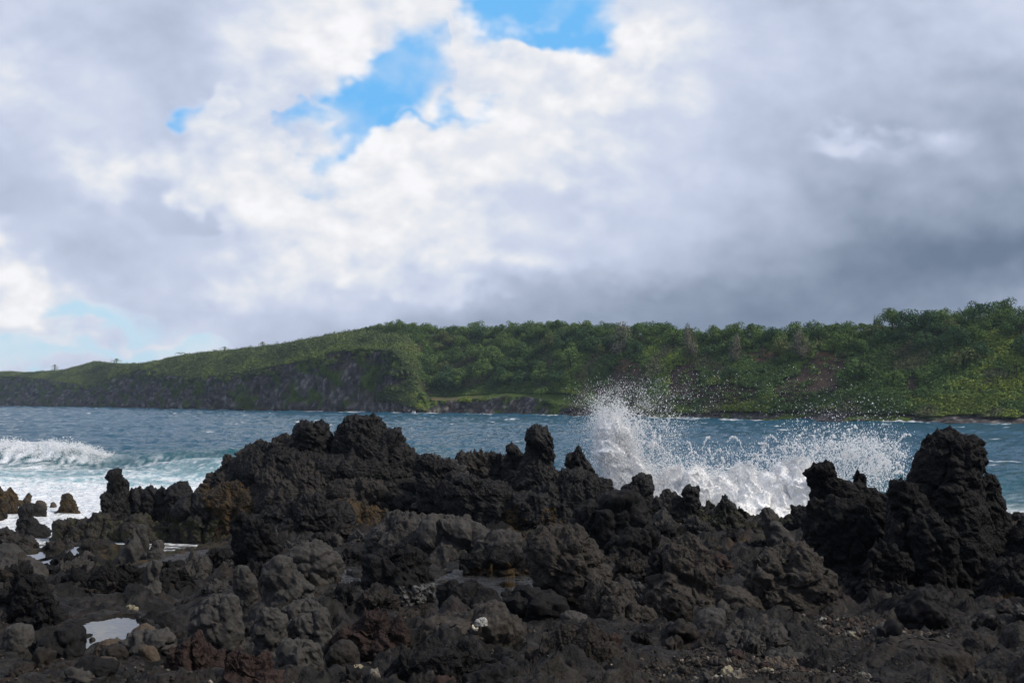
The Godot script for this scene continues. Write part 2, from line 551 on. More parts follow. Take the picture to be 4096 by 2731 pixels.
var coast_u := [-120.0, 0.0, 80.0, 160.0, 215.0, 260.0, 330.0, 400.0, 450.0, 530.0, 600.0, 700.0, 780.0, 860.0, 905.0, 930.0, 948.0, 966.0, 985.0, 1050.0, 1150.0, 1220.0, 1300.0, 1400.0, 1500.0, 1650.0, 1800.0, 2000.0, 2150.0, 2352.0, 2560.0]
var coast := [
		[Vector3(-646.4, 0.0, -1020.0), Vector3(-654.3, 36.2, -1030.0), Vector3(-660.7, 38.6, -1040.0), Vector3(-686.3, 42.5, -1080.0), Vector3(-724.4, 41.5, -1140.0)],
		[Vector3(-541.1, 0.0, -941.0), Vector3(-548.1, 33.0, -951.0), Vector3(-554.0, 35.1, -961.0), Vector3(-577.1, 37.8, -1001.0), Vector3(-611.7, 36.8, -1061.0)],
		[Vector3(-471.6, 0.0, -880.0), Vector3(-478.0, 29.5, -890.0), Vector3(-486.1, 32.1, -905.0), Vector3(-505.0, 35.4, -940.0), Vector3(-537.3, 34.4, -1000.0)],
		[Vector3(-407.3, 0.0, -820.0), Vector3(-415.1, 23.1, -834.0), Vector3(-423.2, 28.4, -850.0), Vector3(-448.4, 38.6, -900.0), Vector3(-478.3, 37.6, -960.0)],
		[Vector3(-366.5, 0.0, -780.0), Vector3(-374.7, 20.4, -796.0), Vector3(-383.9, 29.9, -815.0), Vector3(-405.5, 43.5, -860.0), Vector3(-433.8, 42.5, -920.0)],
		[Vector3(-329.2, 0.0, -735.0), Vector3(-336.2, 25.8, -749.0), Vector3(-343.5, 31.1, -765.0), Vector3(-361.7, 39.1, -805.0), Vector3(-388.7, 38.1, -865.0)],
		[Vector3(-281.2, 0.0, -680.0), Vector3(-286.2, 30.3, -690.0), Vector3(-290.4, 32.7, -700.0), Vector3(-307.1, 36.1, -740.0), Vector3(-332.0, 35.1, -800.0)],
		[Vector3(-232.2, 0.0, -612.0), Vector3(-236.6, 24.3, -622.0), Vector3(-242.4, 28.4, -637.0), Vector3(-263.6, 39.9, -692.0), Vector3(-286.4, 38.9, -752.0)],
		[Vector3(-202.3, 0.0, -570.0), Vector3(-206.3, 21.3, -580.0), Vector3(-211.8, 25.5, -595.0), Vector3(-231.7, 40.4, -650.0), Vector3(-253.1, 39.4, -710.0)],
		[Vector3(-168.9, 0.0, -535.0), Vector3(-172.6, 23.1, -545.0), Vector3(-177.4, 27.1, -560.0), Vector3(-193.5, 41.0, -610.0), Vector3(-212.5, 40.0, -670.0)],
		[Vector3(-143.6, 0.0, -510.0), Vector3(-146.9, 25.1, -520.0), Vector3(-151.2, 28.8, -535.0), Vector3(-164.1, 41.2, -580.0), Vector3(-181.1, 40.2, -640.0)],
		[Vector3(-111.7, 0.0, -480.0), Vector3(-114.5, 28.5, -490.0), Vector3(-117.3, 32.3, -502.0), Vector3(-126.3, 43.1, -540.0), Vector3(-140.4, 42.1, -600.0)],
		[Vector3(-88.6, 0.0, -458.0), Vector3(-91.0, 32.1, -468.0), Vector3(-93.0, 34.6, -478.0), Vector3(-100.9, 45.1, -518.0), Vector3(-112.5, 44.1, -578.0)],
		[Vector3(-68.0, 0.0, -440.0), Vector3(-69.8, 32.2, -450.0), Vector3(-71.4, 34.4, -460.0), Vector3(-76.9, 45.6, -495.0), Vector3(-86.3, 44.6, -555.0)],
		[Vector3(-56.7, 0.0, -428.0), Vector3(-58.4, 30.5, -439.0), Vector3(-59.9, 33.1, -450.0), Vector3(-64.4, 44.4, -483.0), Vector3(-72.4, 43.4, -543.0)],
		[Vector3(-50.7, 0.0, -422.0), Vector3(-52.4, 25.5, -434.0), Vector3(-53.9, 30.0, -446.0), Vector3(-57.9, 43.6, -479.0), Vector3(-65.2, 42.6, -539.0)],
		[Vector3(-46.6, 0.0, -418.0), Vector3(-48.2, 19.5, -431.0), Vector3(-49.8, 25.6, -445.0), Vector3(-53.7, 42.9, -479.0), Vector3(-60.4, 41.9, -539.0)],
		[Vector3(-42.6, 0.0, -415.0), Vector3(-43.8, 12.7, -426.0), Vector3(-45.5, 18.1, -442.0), Vector3(-49.8, 42.2, -482.0), Vector3(-56.0, 41.2, -542.0)],
		[Vector3(-38.5, 0.0, -412.0), Vector3(-39.1, 6.8, -418.0), Vector3(-40.8, 9.0, -437.0), Vector3(-45.7, 41.1, -487.0), Vector3(-51.4, 40.1, -547.0)],
		[Vector3(-24.9, 0.0, -405.0), Vector3(-25.3, 6.8, -410.0), Vector3(-26.3, 8.7, -427.0), Vector3(-29.7, 40.4, -480.0), Vector3(-33.4, 39.4, -540.0)],
		[Vector3(-4.9, 0.0, -385.0), Vector3(-5.0, 8.1, -390.0), Vector3(-5.2, 10.0, -407.0), Vector3(-5.9, 40.3, -460.0), Vector3(-6.6, 39.3, -520.0)],
		[Vector3(8.0, 0.0, -372.0), Vector3(8.1, 7.8, -377.0), Vector3(8.4, 9.6, -390.0), Vector3(9.6, 40.0, -442.0), Vector3(10.9, 39.0, -502.0)],
		[Vector3(21.2, 0.0, -350.0), Vector3(21.5, 4.6, -355.0), Vector3(22.2, 9.9, -365.0), Vector3(25.3, 39.0, -415.0), Vector3(29.0, 38.0, -475.0)],
		[Vector3(36.1, 0.0, -330.0), Vector3(36.6, 2.7, -334.0), Vector3(37.5, 8.8, -342.0), Vector3(42.4, 34.7, -385.0), Vector3(49.0, 33.7, -445.0)],
		[Vector3(49.4, 0.0, -312.0), Vector3(50.0, 2.5, -316.0), Vector3(51.1, 9.0, -322.0), Vector3(57.3, 32.0, -360.0), Vector3(66.9, 31.0, -420.0)],
		[Vector3(67.1, 0.0, -290.0), Vector3(68.1, 2.7, -294.0), Vector3(69.4, 9.5, -299.0), Vector3(77.3, 29.4, -332.0), Vector3(91.3, 28.4, -392.0)],
		[Vector3(82.3, 0.0, -270.0), Vector3(83.6, 2.9, -274.0), Vector3(84.9, 9.3, -278.0), Vector3(94.5, 27.4, -308.0), Vector3(112.9, 26.4, -368.0)],
		[Vector3(100.6, 0.0, -250.0), Vector3(102.3, 2.5, -254.0), Vector3(104.1, 8.1, -258.0), Vector3(115.1, 27.9, -284.0), Vector3(139.4, 26.9, -344.0)],
		[Vector3(114.2, 0.0, -240.0), Vector3(116.1, 2.4, -244.0), Vector3(118.2, 8.1, -248.0), Vector3(130.3, 29.2, -272.0), Vector3(159.1, 28.2, -332.0)],
		[Vector3(130.9, 0.0, -228.0), Vector3(133.3, 2.3, -232.0), Vector3(135.8, 8.0, -236.0), Vector3(150.5, 30.3, -260.0), Vector3(185.2, 29.3, -320.0)],
		[Vector3(147.3, 0.0, -218.0), Vector3(150.1, 2.2, -222.0), Vector3(153.1, 7.9, -226.0), Vector3(170.4, 30.2, -250.0), Vector3(211.2, 29.2, -310.0)]
]

func coast_depth(x: float, d: float) -> float:
	var t := x / d
	for i in coast.size() - 1:
		var a: Vector3 = coast[i][0]
		var b: Vector3 = coast[i + 1][0]
		var ta := a.x / -a.z
		var tb := b.x / -b.z
		if t < tb or i == coast.size() - 2:
			return lerpf(-a.z, -b.z, clampf((t - ta) / (tb - ta), 0, 1))
	return 1000.0

func sea_color(x: float, z: float, h: float) -> Color:
	var d := -z
	var col := Color(0.009, 0.082, 0.138)
	var teal := smoothstep(125.0, 78.0, d) * smoothstep(5.0, -22.0, x) * smoothstep(41.0, 52.0, d)
	teal = maxf(teal, 0.7 * smoothstep(90.0, 50.0, d) * smoothstep(16.0, 22.0, x))
	col = col.lerp(Color(0.006, 0.085, 0.110), teal)
	if d < 42.0 and x < -8.0:
		col = Color(0.020, 0.022, 0.018)
	var foam := 0.0
	var air := 0.0
	var n := nb.get_noise_3d(x * 0.16, 40.0, z * 0.32)
	var f := nb.get_noise_3d(x * 0.75, 41.0, z * 1.9)
	var g := nb.get_noise_3d(x * 2.6, 42.0, z * 5.0)
	if x < -8.0 and d < 112.0:
		# white wash behind the left hand rocks
		var w := smoothstep(86.0, 62.0, d - 5.0 * n) * smoothstep(39.6, 41.6, d + 0.8 * f) * smoothstep(-7.0, -14.0, x)
		air = w
		var solid := smoothstep(80.0, 54.0, d) * smoothstep(39.6, 42.0, d + 0.8 * f)
		foam = w * smoothstep(0.62, 0.95, solid * 0.75 + 0.42 + 0.55 * f + 0.3 * n + 0.16 * g)
		foam = maxf(foam, w * lace(x, z, 0.55) * smoothstep(-0.5, 0.2, n + 0.4 * f))
		# lace on the patch in front of the swell
		var pt := smoothstep(1.25, 0.4, Vector2((x + 35.0) / 8.0, (d - 77.0) / 8.0).length())
		foam = maxf(foam, pt * lace(x, z, 0.7) * smoothstep(-0.25, 0.15, f + 0.5 * n))
		# the breaker
		if d > 72.0:
			var zc := -87.0 + 0.12 * (x + 46.0) + 1.5 * nb.get_noise_2d(x * 0.06, 3.0)
			var q := z - zc
			var br := smoothstep(-36.0, -43.0, x)
			var curl := smoothstep(1.5, 0.2, q + 2.0 * f + 0.9 * g) * smoothstep(-2.6, -0.4, q + 0.8 * f)
			foam = maxf(foam, br * curl)
			foam = maxf(foam, br * smoothstep(3.0, 5.0, q) * smoothstep(0.0, 0.3, f + 0.3 * g + 0.2) * smoothstep(13.0, 8.0, q))
			foam = maxf(foam, br * lace(x, z, 0.9) * smoothstep(0.0, 1.0, q) * smoothstep(6.0, 3.0, q))
			air = maxf(air, br * 0.5 * smoothstep(2.0, 6.0, q))
	if d < 41.5 and d > 34.0 and x < -8.0:
		foam = maxf(foam, smoothstep(34.8, 37.5, d + 0.6 * f) * smoothstep(-0.30, 0.15, f + 0.4 * g) * smoothstep(-9.0, -14.0, x))
	if x > 8.0 and d < 75.0 and d > 40.0:
		var ws := smoothstep(62.0, 45.0, d) * 0.7
		foam = maxf(foam, ws * lace(x, z, 0.45) * smoothstep(0.0, 0.3, n + 0.3))
		air = maxf(air, 0.5 * ws)
		var arc := absf(d - 67.0 + 0.25 * (x - 36.0) + 1.2 * f)
		foam = maxf(foam, smoothstep(1.2, 0.3, arc) * smoothstep(34.0, 37.0, x) * smoothstep(-0.1, 0.35, g + f))
		foam = maxf(foam, smoothstep(52.0, 46.5, d + f) * smoothstep(32.0, 26.0, x))
	# whitecaps
	if d > 55.0:
		var cap := nb.get_noise_3d(x * 0.07, 60.0, z * 0.16)
		foam = maxf(foam, smoothstep(0.56, 0.68, cap + 0.22 * f) * smoothstep(0.1, 0.35, nr.get_noise_3d(x * 0.26, 3.0, z * 0.42)))
	# surf along the foot of the cliffs
	if d > 200.0:
		var off := coast_depth(x, d) - d
		if off < 40.0:
			var m := nb.get_noise_3d(x * 0.03, 70.0, z * 0.03)
			foam = maxf(foam, smoothstep(0.10, 0.32, m + 0.15 * f) * smoothstep(26.0, 12.0, off + 10.0 * n))
	col = col.lerp(Color(0.42, 0.66, 0.72), 0.75 * air)
	return col.lerp(Color(0.86, 0.89, 0.91), clampf(foam, 0.0, 1.0))

func make_sea():
	begin()
	var rows := 660
	var cols := 430
	var p := PackedVector3Array()
	var c := PackedColorArray()
	p.resize(rows * cols)
	c.resize(rows * cols)
	for j in rows:
		var d := 24.0 * pow(1150.0 / 24.0, j / float(rows - 1))
		for i in cols:
			var s := 2.0 * i / float(cols - 1) - 1.0
			var x := d * (0.61 * s + 0.45 * pow(s, 9))
			var h := sea_y(x, -d)
			p[j * cols + i] = Vector3(x, h, -d)
			c[j * cols + i] = sea_color(x, -d, h)
	add_grid(p, c, cols, rows, false, true)
	var m := StandardMaterial3D.new()
	m.vertex_color_use_as_albedo = true
	m.roughness = 0.10
	m.metallic_specular = 0.32
	m.heightmap_enabled = true
	m.heightmap_texture = noise_tex(1024, FastNoiseLite.TYPE_SIMPLEX_SMOOTH, 0.012, 5, Color.BLACK, Color.WHITE, 17)
	m.heightmap_scale = 34.0
	m.uv1_triplanar = true
	m.uv1_world_triplanar = true
	m.uv1_scale = Vector3(0.10, 0.10, 0.16)
	tag(obj("sea", finish(m)), "", "", "", "structure")

func make_pools():
	var m := StandardMaterial3D.new()
	m.albedo_color = Color(0.020, 0.019, 0.016).linear_to_srgb()
	m.roughness = 0.02
	m.metallic_specular = 0.95
	m.heightmap_enabled = true
	m.heightmap_texture = noise_tex(512, FastNoiseLite.TYPE_SIMPLEX_SMOOTH, 0.012, 3, Color.BLACK, Color.WHITE, 4)
	m.heightmap_scale = 0.25
	m.uv1_triplanar = true
	m.uv1_world_triplanar = true
	m.uv1_scale = Vector3(0.4, 0.4, 0.8)
	var rippled: StandardMaterial3D = m.duplicate()
	rippled.heightmap_scale = 9.0
	rippled.uv1_scale = Vector3(0.5, 0.5, 1.1)
	for q in pools:
		begin()
		var nu := 48
		var p := PackedVector3Array()
		var c := PackedColorArray()
		for j in 8:
			for i in nu:
				var a := TAU * i / nu
				var r: float = 1.3 * j / 7.0
				p.append(Vector3(cos(a) * q[2] * r, 0, sin(a) * q[3] * r))
				c.append(Color.WHITE)
		add_grid(p, c, nu, 8, true, true)
		var o := obj("pool_water", finish(rippled if q[0] > -12.0 and q[1] < -20.0 else m))
		o.position = Vector3(q[0], q[4], q[1])
		tag(o, "", "", "", "structure")

# ------------------------------------------------------------------ rocks
func add_lobe(o: Vector3, rows: Array, k: float, cell: float, cl: float, big: float, col: Color, paint: Dictionary, res: float, shift: float):
	# a smooth closed outline, rounded over at the top
	var pts := rows.duplicate()
	var top: Vector3 = pts[pts.size() - 1]
	var tw := 0.5 * (top.z - top.y)
	var tc := 0.5 * (top.z + top.y)
	pts.append(Vector3(top.x + 0.10 * tw, tc - 0.82 * tw, tc + 0.82 * tw))
	pts.append(Vector3(top.x + 0.17 * tw, tc - 0.5 * tw, tc + 0.5 * tw))
	pts.append(Vector3(top.x + 0.19 * tw, tc - 0.01, tc + 0.01))
	var length := PackedFloat32Array([0.0])
	var wmax := 0.0
	for i in range(1, pts.size()):
		var a: Vector3 = pts[i - 1]
		var b: Vector3 = pts[i]
		var dw := 0.5 * absf((b.z - b.y) - (a.z - a.y)) + 0.5 * absf((b.z + b.y) - (a.z + a.y)) * 0.5
		length.append(length[i - 1] + sqrt(dw * dw + (b.x - a.x) * (b.x - a.x)))
		wmax = maxf(wmax, 0.5 * (a.z - a.y))
	var total := length[length.size() - 1]
	var nv := clampi(int(total / res), 14, 190)
	var per := PI * wmax * (1.0 + k)
	var nu := clampi(int(per / res), 20, 380)
	var p := PackedVector3Array()
	var c := PackedColorArray()
	p.resize(nu * nv)
	c.resize(nu * nv)
	var size := clampf(wmax, 0.1, 3.0)
	var f1 := 0.75 / size
	var rough := smoothstep(0.0, 0.06, cl)
	var f0 := 1.15 / clampf(size, 0.2, 1.6)
	var s0 := clampf(size, 0.1, 1.6)
	var f2 := 1.9 / size
	var fc := 1.0 / cell
	var seg := 0
	var has_algae: bool = paint.has("algae")
	var has_green: bool = paint.has("green")
	var has_salt: bool = paint.has("salt")
	var alo: float = paint.get("alo", 0.0)
	var ahi: float = paint.get("ahi", 0.0)
	for j in nv:
		var s := total * j / float(nv - 1)
		while seg < pts.size() - 2 and s > length[seg + 1]:
			seg += 1
		var t := clampf((s - length[seg]) / maxf(length[seg + 1] - length[seg], 1e-5), 0, 1)
		var p1: Vector3 = pts[seg]
		var p2: Vector3 = pts[seg + 1]
		var p0: Vector3 = pts[maxi(seg - 1, 0)]
		var p3: Vector3 = pts[mini(seg + 2, pts.size() - 1)]
		var q := p1.cubic_interpolate(p2, p0, p3, t).lerp(p1.lerp(p2, t), 0.4)
		var w := maxf(0.5 * (q.z - q.y), 0.005)
		var cx := 0.5 * (q.z + q.y)
		var dh := p2.x - p1.x
		var dw2 := 0.5 * ((p2.z - p2.y) - (p1.z - p1.y))
		var ny := clampf(-dw2 / maxf(absf(dh), 0.02), -0.8, 4.0)
		var end := smoothstep(0.0, 0.35 * size, w)
		for i in nu:
			var a := TAU * i / nu
			var ca := cos(a)
			var sa := sin(a)
			var n := Vector3(ca, ny, sa).normalized()
			var b := o + Vector3(cx + w * ca, q.x, w * k * sa)
			var x := b.x + shift
			var y := b.y
			var z := b.z - shift
			var lo := nb.get_noise_3d(x * f1, y * f1, z * f1)
			var bw := 0.30 * lo
			var c0 := block(x * f0 + bw, y * f0 * 0.8 - bw, z * f0 + bw)
			var md := nr.get_noise_3d(x * f2, y * f2 * 0.8, z * f2)
			var wob := 0.22 * nb.get_noise_3d(x * fc * 0.9, y * fc * 0.9, z * fc * 0.9)
			var mask := smoothstep(0.0, 0.3, nb.get_noise_3d(x * 0.9 + 7.0, y * 0.9, z * 0.9))
			var c1 := lerpf(block(x * fc * 0.8 + wob, y * fc * 0.8 - wob, z * fc * 0.8 + wob) * 1.2, clump(x * fc + wob, y * fc - wob, z * fc + wob), mask)
			var c2 := clump(x * fc * 2.7, y * fc * 2.7 + wob, z * fc * 2.7)
			c2 *= lerpf(-0.9, 1.0, mask)
			var c3 := nb.get_noise_3d(x * fc * 6.5, y * fc * 6.5, z * fc * 6.5)
			var patch := 0.45 + 0.9 * smoothstep(-0.25, 0.3, lo + 0.4 * md)
			var d := (size * big * (lo + 0.45 * md) + s0 * big * (0.6 + 1.4 * rough) * (c0 - 0.08)) * (0.25 + 0.75 * end) + cl * patch * (1.15 * c1 + 0.62 * c2 + 0.22 * c3) * (0.3 + 0.7 * end)
			var q3 := b + n * d
			if n.y > 0.25:
				var sp := maxf(0.0, nr.get_noise_3d(x * fc * 0.55, y * fc * 0.3, z * fc * 0.55) - 0.05)
				q3.y += 2.2 * cl * sp * sp * smoothstep(0.25, 0.8, n.y) * rough
			p[j * nu + i] = q3
			var tone := nb.get_noise_3d(x * 1.1, y * 1.1 + 5.0, z * 1.1)
			var co := col * (1.0 + 0.38 * tone + 0.30 * c3)
			if has_algae or has_green or has_salt:
				var h := b.y
				var grain := c3 + 0.6 * tone + 0.5 * c2
				if has_algae and h < ahi * 1.0 + o.y + 0.5 * tone and grain > 0.30 - 0.3 * paint["algae"]:
					co = co.lerp(ALGAE * (1.0 + 0.6 * c3), 0.85 * smoothstep(0.30 - 0.3 * paint["algae"], 0.5 - 0.3 * paint["algae"], grain))
				if has_green and h < ahi + o.y + 0.5 * tone and grain > 0.10:
					co = co.lerp(MOSS * (1.0 + 0.6 * c3), 0.85 * smoothstep(0.1, 0.32, grain))
				if has_salt and h > ahi + o.y - 0.35 and h < ahi + o.y + 0.35 and ca > -0.1 and grain > -0.02:
					co = co.lerp(SALT, paint["salt"] * 0.9 * smoothstep(-0.02, 0.3, grain))
			c[j * nu + i] = co
	add_grid(p, c, nu, nv, true)

func rock(called: String, label: String, lobes: Array, cell: float, cl: float, big: float, col: Color, paint: Dictionary):
	begin()
	var n: int = used.size() + int(used.get(called, 0)) * 17
	var far := 0.0
	for l in lobes:
		var o: Vector3 = l[0]
		far = maxf(far, -o.z)
	for l in lobes:
		var o: Vector3 = l[0]
		add_lobe(o, l[1], l[2], cell, cl, big, col, paint, clampf(-o.z * 0.00155, 0.017, 0.07), float(n) * 3.7)
	kept[label] = mv.duplicate()
	for l in lobes:
		var w := 0.0
		var m := 0.0
		for q in l[1]:
			if q.z - q.y > w:
				w = q.z - q.y
				m = 0.5 * (q.z + q.y)
		feet.append([l[0].x + m, l[0].z, 0.5 * w, 0.5 * w * l[2]])
	# the mesh stands on its own base
	var base: Vector3 = lobes[0][0]
	for i in mv.size():
		mv[i] -= base
	var o := obj(called, finish(wet_mat if far > 33.0 else smooth_mat if cl < 0.05 else rock_mat))
	o.position = base
	tag(o, label, "rock")

func make_rocks():
	rock("lava_pillar", "tall narrow black lava pillar standing above the white wash, blunt slanted top", [
		[Vector3(-17.75, 0.08, -40.5), [Vector3(-0.5, -1.23, 1.23), Vector3(0, -1.01, 1.01), Vector3(0.5, -0.95, 0.85), Vector3(0.92, -0.75, 0.66), Vector3(1.49, -0.68, 0.47), Vector3(1.92, -0.66, 0.43), Vector3(2.35, -0.65, 0.38), Vector3(2.62, -0.66, 0.28), Vector3(2.78, -0.48, 0.19), Vector3(2.91, -0.1, 0.16)], 0.75],
		[Vector3(-17.92, 0.15, -40), [Vector3(-0.5, -0.65, 0.65), Vector3(0, -0.53, 0.53), Vector3(0.91, -0.42, 0.22), Vector3(1.26, -0.42, 0.07), Vector3(1.62, -0.43, -0.01), Vector3(1.81, -0.34, -0.22)], 0.8]],
		0.3, 0.075, 0.14, DARK, {"green": 0.9, "alo": -0.6, "ahi": 0.7})
	rock("lava_ridge", "low notched lava ridge with two humps just right of the tall pillar", [
		[Vector3(-16.77, 0, -41), [Vector3(-0.5, -1.02, 1.02), Vector3(0, -0.84, 0.84), Vector3(0.79, -0.82, 0.74), Vector3(1.51, -0.81, 0.58), Vector3(1.86, -0.73, 0.39), Vector3(2, -0.64, -0.13), Vector3(2.1, -0.4, -0.23)], 0.7],
		[Vector3(-16.32, 0.06, -40.6), [Vector3(-0.5, -0.57, 0.57), Vector3(0, -0.47, 0.47), Vector3(1.43, -0.51, 0.36), Vector3(1.82, -0.41, 0.13), Vector3(1.98, -0.34, -0.05)], 0.8],
		[Vector3(-15.31, 0.06, -40.6), [Vector3(-0.5, -1.36, 1.36), Vector3(0, -1.12, 1.12), Vector3(0.93, -1, 0.95), Vector3(1.5, -0.94, 0.76), Vector3(1.82, -0.89, 0.64), Vector3(2, -0.77, 0.35), Vector3(2.05, -0.67, -0.34)], 0.6]],
		0.3, 0.075, 0.14, DARK, {"green": 0.9, "alo": -0.6, "ahi": 0.7})
	rock("lava_rock", "dark sloping lava rock between the notched ridge and the ochre shore", [
		[Vector3(-13.53, 0.25, -38.6), [Vector3(-0.5, -1.54, 1.54), Vector3(0, -1.27, 1.27), Vector3(0.58, -1.18, 1.32), Vector3(0.98, -1.09, 1.24), Vector3(1.25, -0.99, 1), Vector3(1.52, -0.76, 0.55), Vector3(1.74, -0.42, 0.1)], 0.6]],
		0.3, 0.075, 0.14, DARK, {"green": 0.9, "alo": -0.6, "ahi": 0.7})
	rock("lava_ledge", "low brown lava ledge at the foot of the tall pillar, beside the tidal channel", [
		[Vector3(-17.84, 0.16, -39.2), [Vector3(-0.5, -1.23, 1.23), Vector3(0, -1.01, 1.01), Vector3(0.45, -0.81, 0.51), Vector3(0.79, -0.58, 0.36), Vector3(0.94, -0.48, -0.06)], 0.8],
		[Vector3(-18.76, 0.18, -39.3), [Vector3(-0.5, -1.53, 1.53), Vector3(0, -1.25, 1.25), Vector3(0.28, -1.23, 0.83), Vector3(0.52, -1.1, 0.61), Vector3(0.62, -0.72, -0.02)], 0.7],
		[Vector3(-19.87, 0.15, -39.5), [Vector3(-0.5, -0.38, 0.38), Vector3(0, -0.32, 0.32), Vector3(0.45, -0.3, 0.16), Vector3(0.58, -0.27, 0.02)], 0.7],
		[Vector3(-16.18, 0.2, -38.8), [Vector3(-0.5, -1.85, 1.85), Vector3(0, -1.51, 1.51), Vector3(0.33, -1.25, 1.37), Vector3(0.5, -1.18, 0.81)], 0.3]],
		0.3, 0.075, 0.14, BROWN, {"green": 0.9, "alo": -0.6, "ahi": 0.7})
	rock("lava_cone", "dark cone of lava in the surf with a lumpy leaning tip", [
		[Vector3(-21.41, 0.14, -40), [Vector3(-0.5, -0.85, 0.85), Vector3(0, -0.7, 0.7), Vector3(0.19, -0.74, 0.57), Vector3(0.4, -0.68, 0.28), Vector3(0.65, -0.6, 0.09), Vector3(0.86, -0.59, 0.07), Vector3(1.08, -0.55, 0.01), Vector3(1.22, -0.42, -0.13)], 0.8]],
		0.3, 0.075, 0.14, DARK, {})
	rock("surf_rock", "small brown spike of rock alone in the middle of the white foam", [
		[Vector3(-23.56, 0.14, -47.5), [Vector3(-0.5, -0.73, 0.73), Vector3(0, -0.6, 0.6), Vector3(0.17, -0.52, 0.49), Vector3(0.42, -0.36, 0.29), Vector3(0.63, -0.22, 0.26), Vector3(0.84, -0.21, 0.15), Vector3(0.95, -0.18, 0.02)], 0.8]],
		0.2, 0.06, 0.15, BROWN, {"algae": 1.2, "alo": -0.5, "ahi": 2.5})
	rock("surf_rock", "ochre brown rock at the photo edge, largest of the surf rocks", [
		[Vector3(-25.78, 0.29, -45), [Vector3(-0.5, -0.55, 0.55), Vector3(0, -0.45, 0.45), Vector3(0.4, -0.46, 0.48), Vector3(0.79, -0.4, 0.44), Vector3(1.15, -0.33, 0.29), Vector3(1.39, -0.18, 0.15)], 0.8]],
		0.2, 0.06, 0.15, BROWN, {"algae": 1.2, "alo": -0.5, "ahi": 2.5})
	rock("surf_rock", "pointed brown surf rock just behind the largest one", [
		[Vector3(-28.38, 0.24, -51), [Vector3(-0.5, -0.56, 0.56), Vector3(0, -0.46, 0.46), Vector3(0.36, -0.42, 0.27), Vector3(0.67, -0.38, 0.1), Vector3(0.81, -0.29, -0.04)], 0.8]],
		0.2, 0.06, 0.15, BROWN, {"algae": 1.2, "alo": -0.5, "ahi": 2.5})
	rock("surf_rock", "pale leaning tooth of rock rising from the foam", [
		[Vector3(-27.92, 0.2, -51.5), [Vector3(-0.5, -0.34, 0.34), Vector3(0, -0.27, 0.27), Vector3(0.21, -0.15, 0.3), Vector3(0.42, -0.03, 0.31), Vector3(0.53, 0.05, 0.22)], 0.7]],
		0.2, 0.05, 0.15, TAN, {})
	rock("surf_rock", "low brown rock mound touching the largest surf rock on its seaward foot", [
		[Vector3(-26.22, 0.22, -47), [Vector3(-0.5, -0.42, 0.42), Vector3(0, -0.34, 0.34), Vector3(0.23, -0.27, 0.3), Vector3(0.34, -0.02, 0.21)], 0.8]],
		0.2, 0.06, 0.15, BROWN, {"algae": 1.2, "alo": -0.5, "ahi": 2.5})
	rock("surf_rock", "flat brown strip of rock barely above the foam behind the lava cone", [
		[Vector3(-24.66, 0.36, -46.5), [Vector3(-0.5, -0.62, 0.62), Vector3(0, -0.51, 0.51), Vector3(0.08, -0.51, 0.48), Vector3(0.21, -0.43, 0.34), Vector3(0.29, -0.27, 0.14)], 0.5]],
		0.2, 0.05, 0.12, BROWN, {})
	rock("surf_rock", "small pale rock awash in foam, flat topped", [
		[Vector3(-26.29, 0.3, -50), [Vector3(-0.5, -0.34, 0.34), Vector3(0, -0.28, 0.28), Vector3(0.11, -0.26, 0.1), Vector3(0.19, -0.21, -0.03)], 0.7]],
		0.15, 0.04, 0.12, TAN, {})
	rock("surf_rock", "smallest pale rock awash in foam beside the flat topped one", [
		[Vector3(-25.33, 0.28, -49.5), [Vector3(-0.5, -0.21, 0.21), Vector3(0, -0.17, 0.17), Vector3(0.08, -0.17, 0.15), Vector3(0.16, -0.13, 0.06)], 0.7]],
		0.15, 0.04, 0.12, TAN, {})
	rock("lava_spire", "stubby grey lava spire with a rounded head in the tidal channel", [
		[Vector3(-13.21, 0.14, -31.5), [Vector3(-0.5, -0.95, 0.95), Vector3(0, -0.78, 0.78), Vector3(0.32, -0.62, 0.63), Vector3(0.65, -0.46, 0.57), Vector3(0.92, -0.33, 0.48), Vector3(1.2, -0.22, 0.37), Vector3(1.42, -0.11, 0.31), Vector3(1.52, -0.02, 0.24)], 0.8],
		[Vector3(-12.09, 0.23, -31), [Vector3(-0.5, -0.52, 0.52), Vector3(0, -0.42, 0.42), Vector3(0.31, -0.35, 0.22), Vector3(0.58, -0.4, 0.09), Vector3(0.85, -0.37, 0.05), Vector3(0.96, -0.26, 0)], 0.8]],
		0.3, 0.035, 0.16, GREY, {})
	rock("lava_rock", "brown tooth shaped shore rock with two tips beside the bright pool", [
		[Vector3(-16.61, -0.34, -34), [Vector3(-0.5, -0.81, 0.81), Vector3(0, -0.66, 0.66), Vector3(0.59, -0.59, 0.52), Vector3(0.83, -0.54, 0.39), Vector3(0.98, -0.48, 0.12), Vector3(1.06, -0.43, -0.01)], 0.6]],
		0.3, 0.075, 0.14, BROWN, {})
	rock("lava_rock", "low round brown rock half drowned at the bright pool", [
		[Vector3(-16.87, 0.16, -33), [Vector3(-0.5, -0.48, 0.48), Vector3(0, -0.39, 0.39), Vector3(0.32, -0.41, 0.41), Vector3(0.54, -0.34, 0.32), Vector3(0.63, -0.15, 0.23)], 0.7]],
		0.3, 0.075, 0.14, BROWN, {})
	rock("lava_rock", "dark rounded shore rock in front of the rippled tidal channel", [
		[Vector3(-15.5, -0.22, -33), [Vector3(-0.5, -1.17, 1.17), Vector3(0, -0.96, 0.96), Vector3(0.41, -0.63, 0.83), Vector3(0.7, -0.34, 0.65), Vector3(0.86, -0.23, 0.5), Vector3(0.95, -0.09, 0.35)], 0.5]],
		0.3, 0.075, 0.14, BROWN, {})
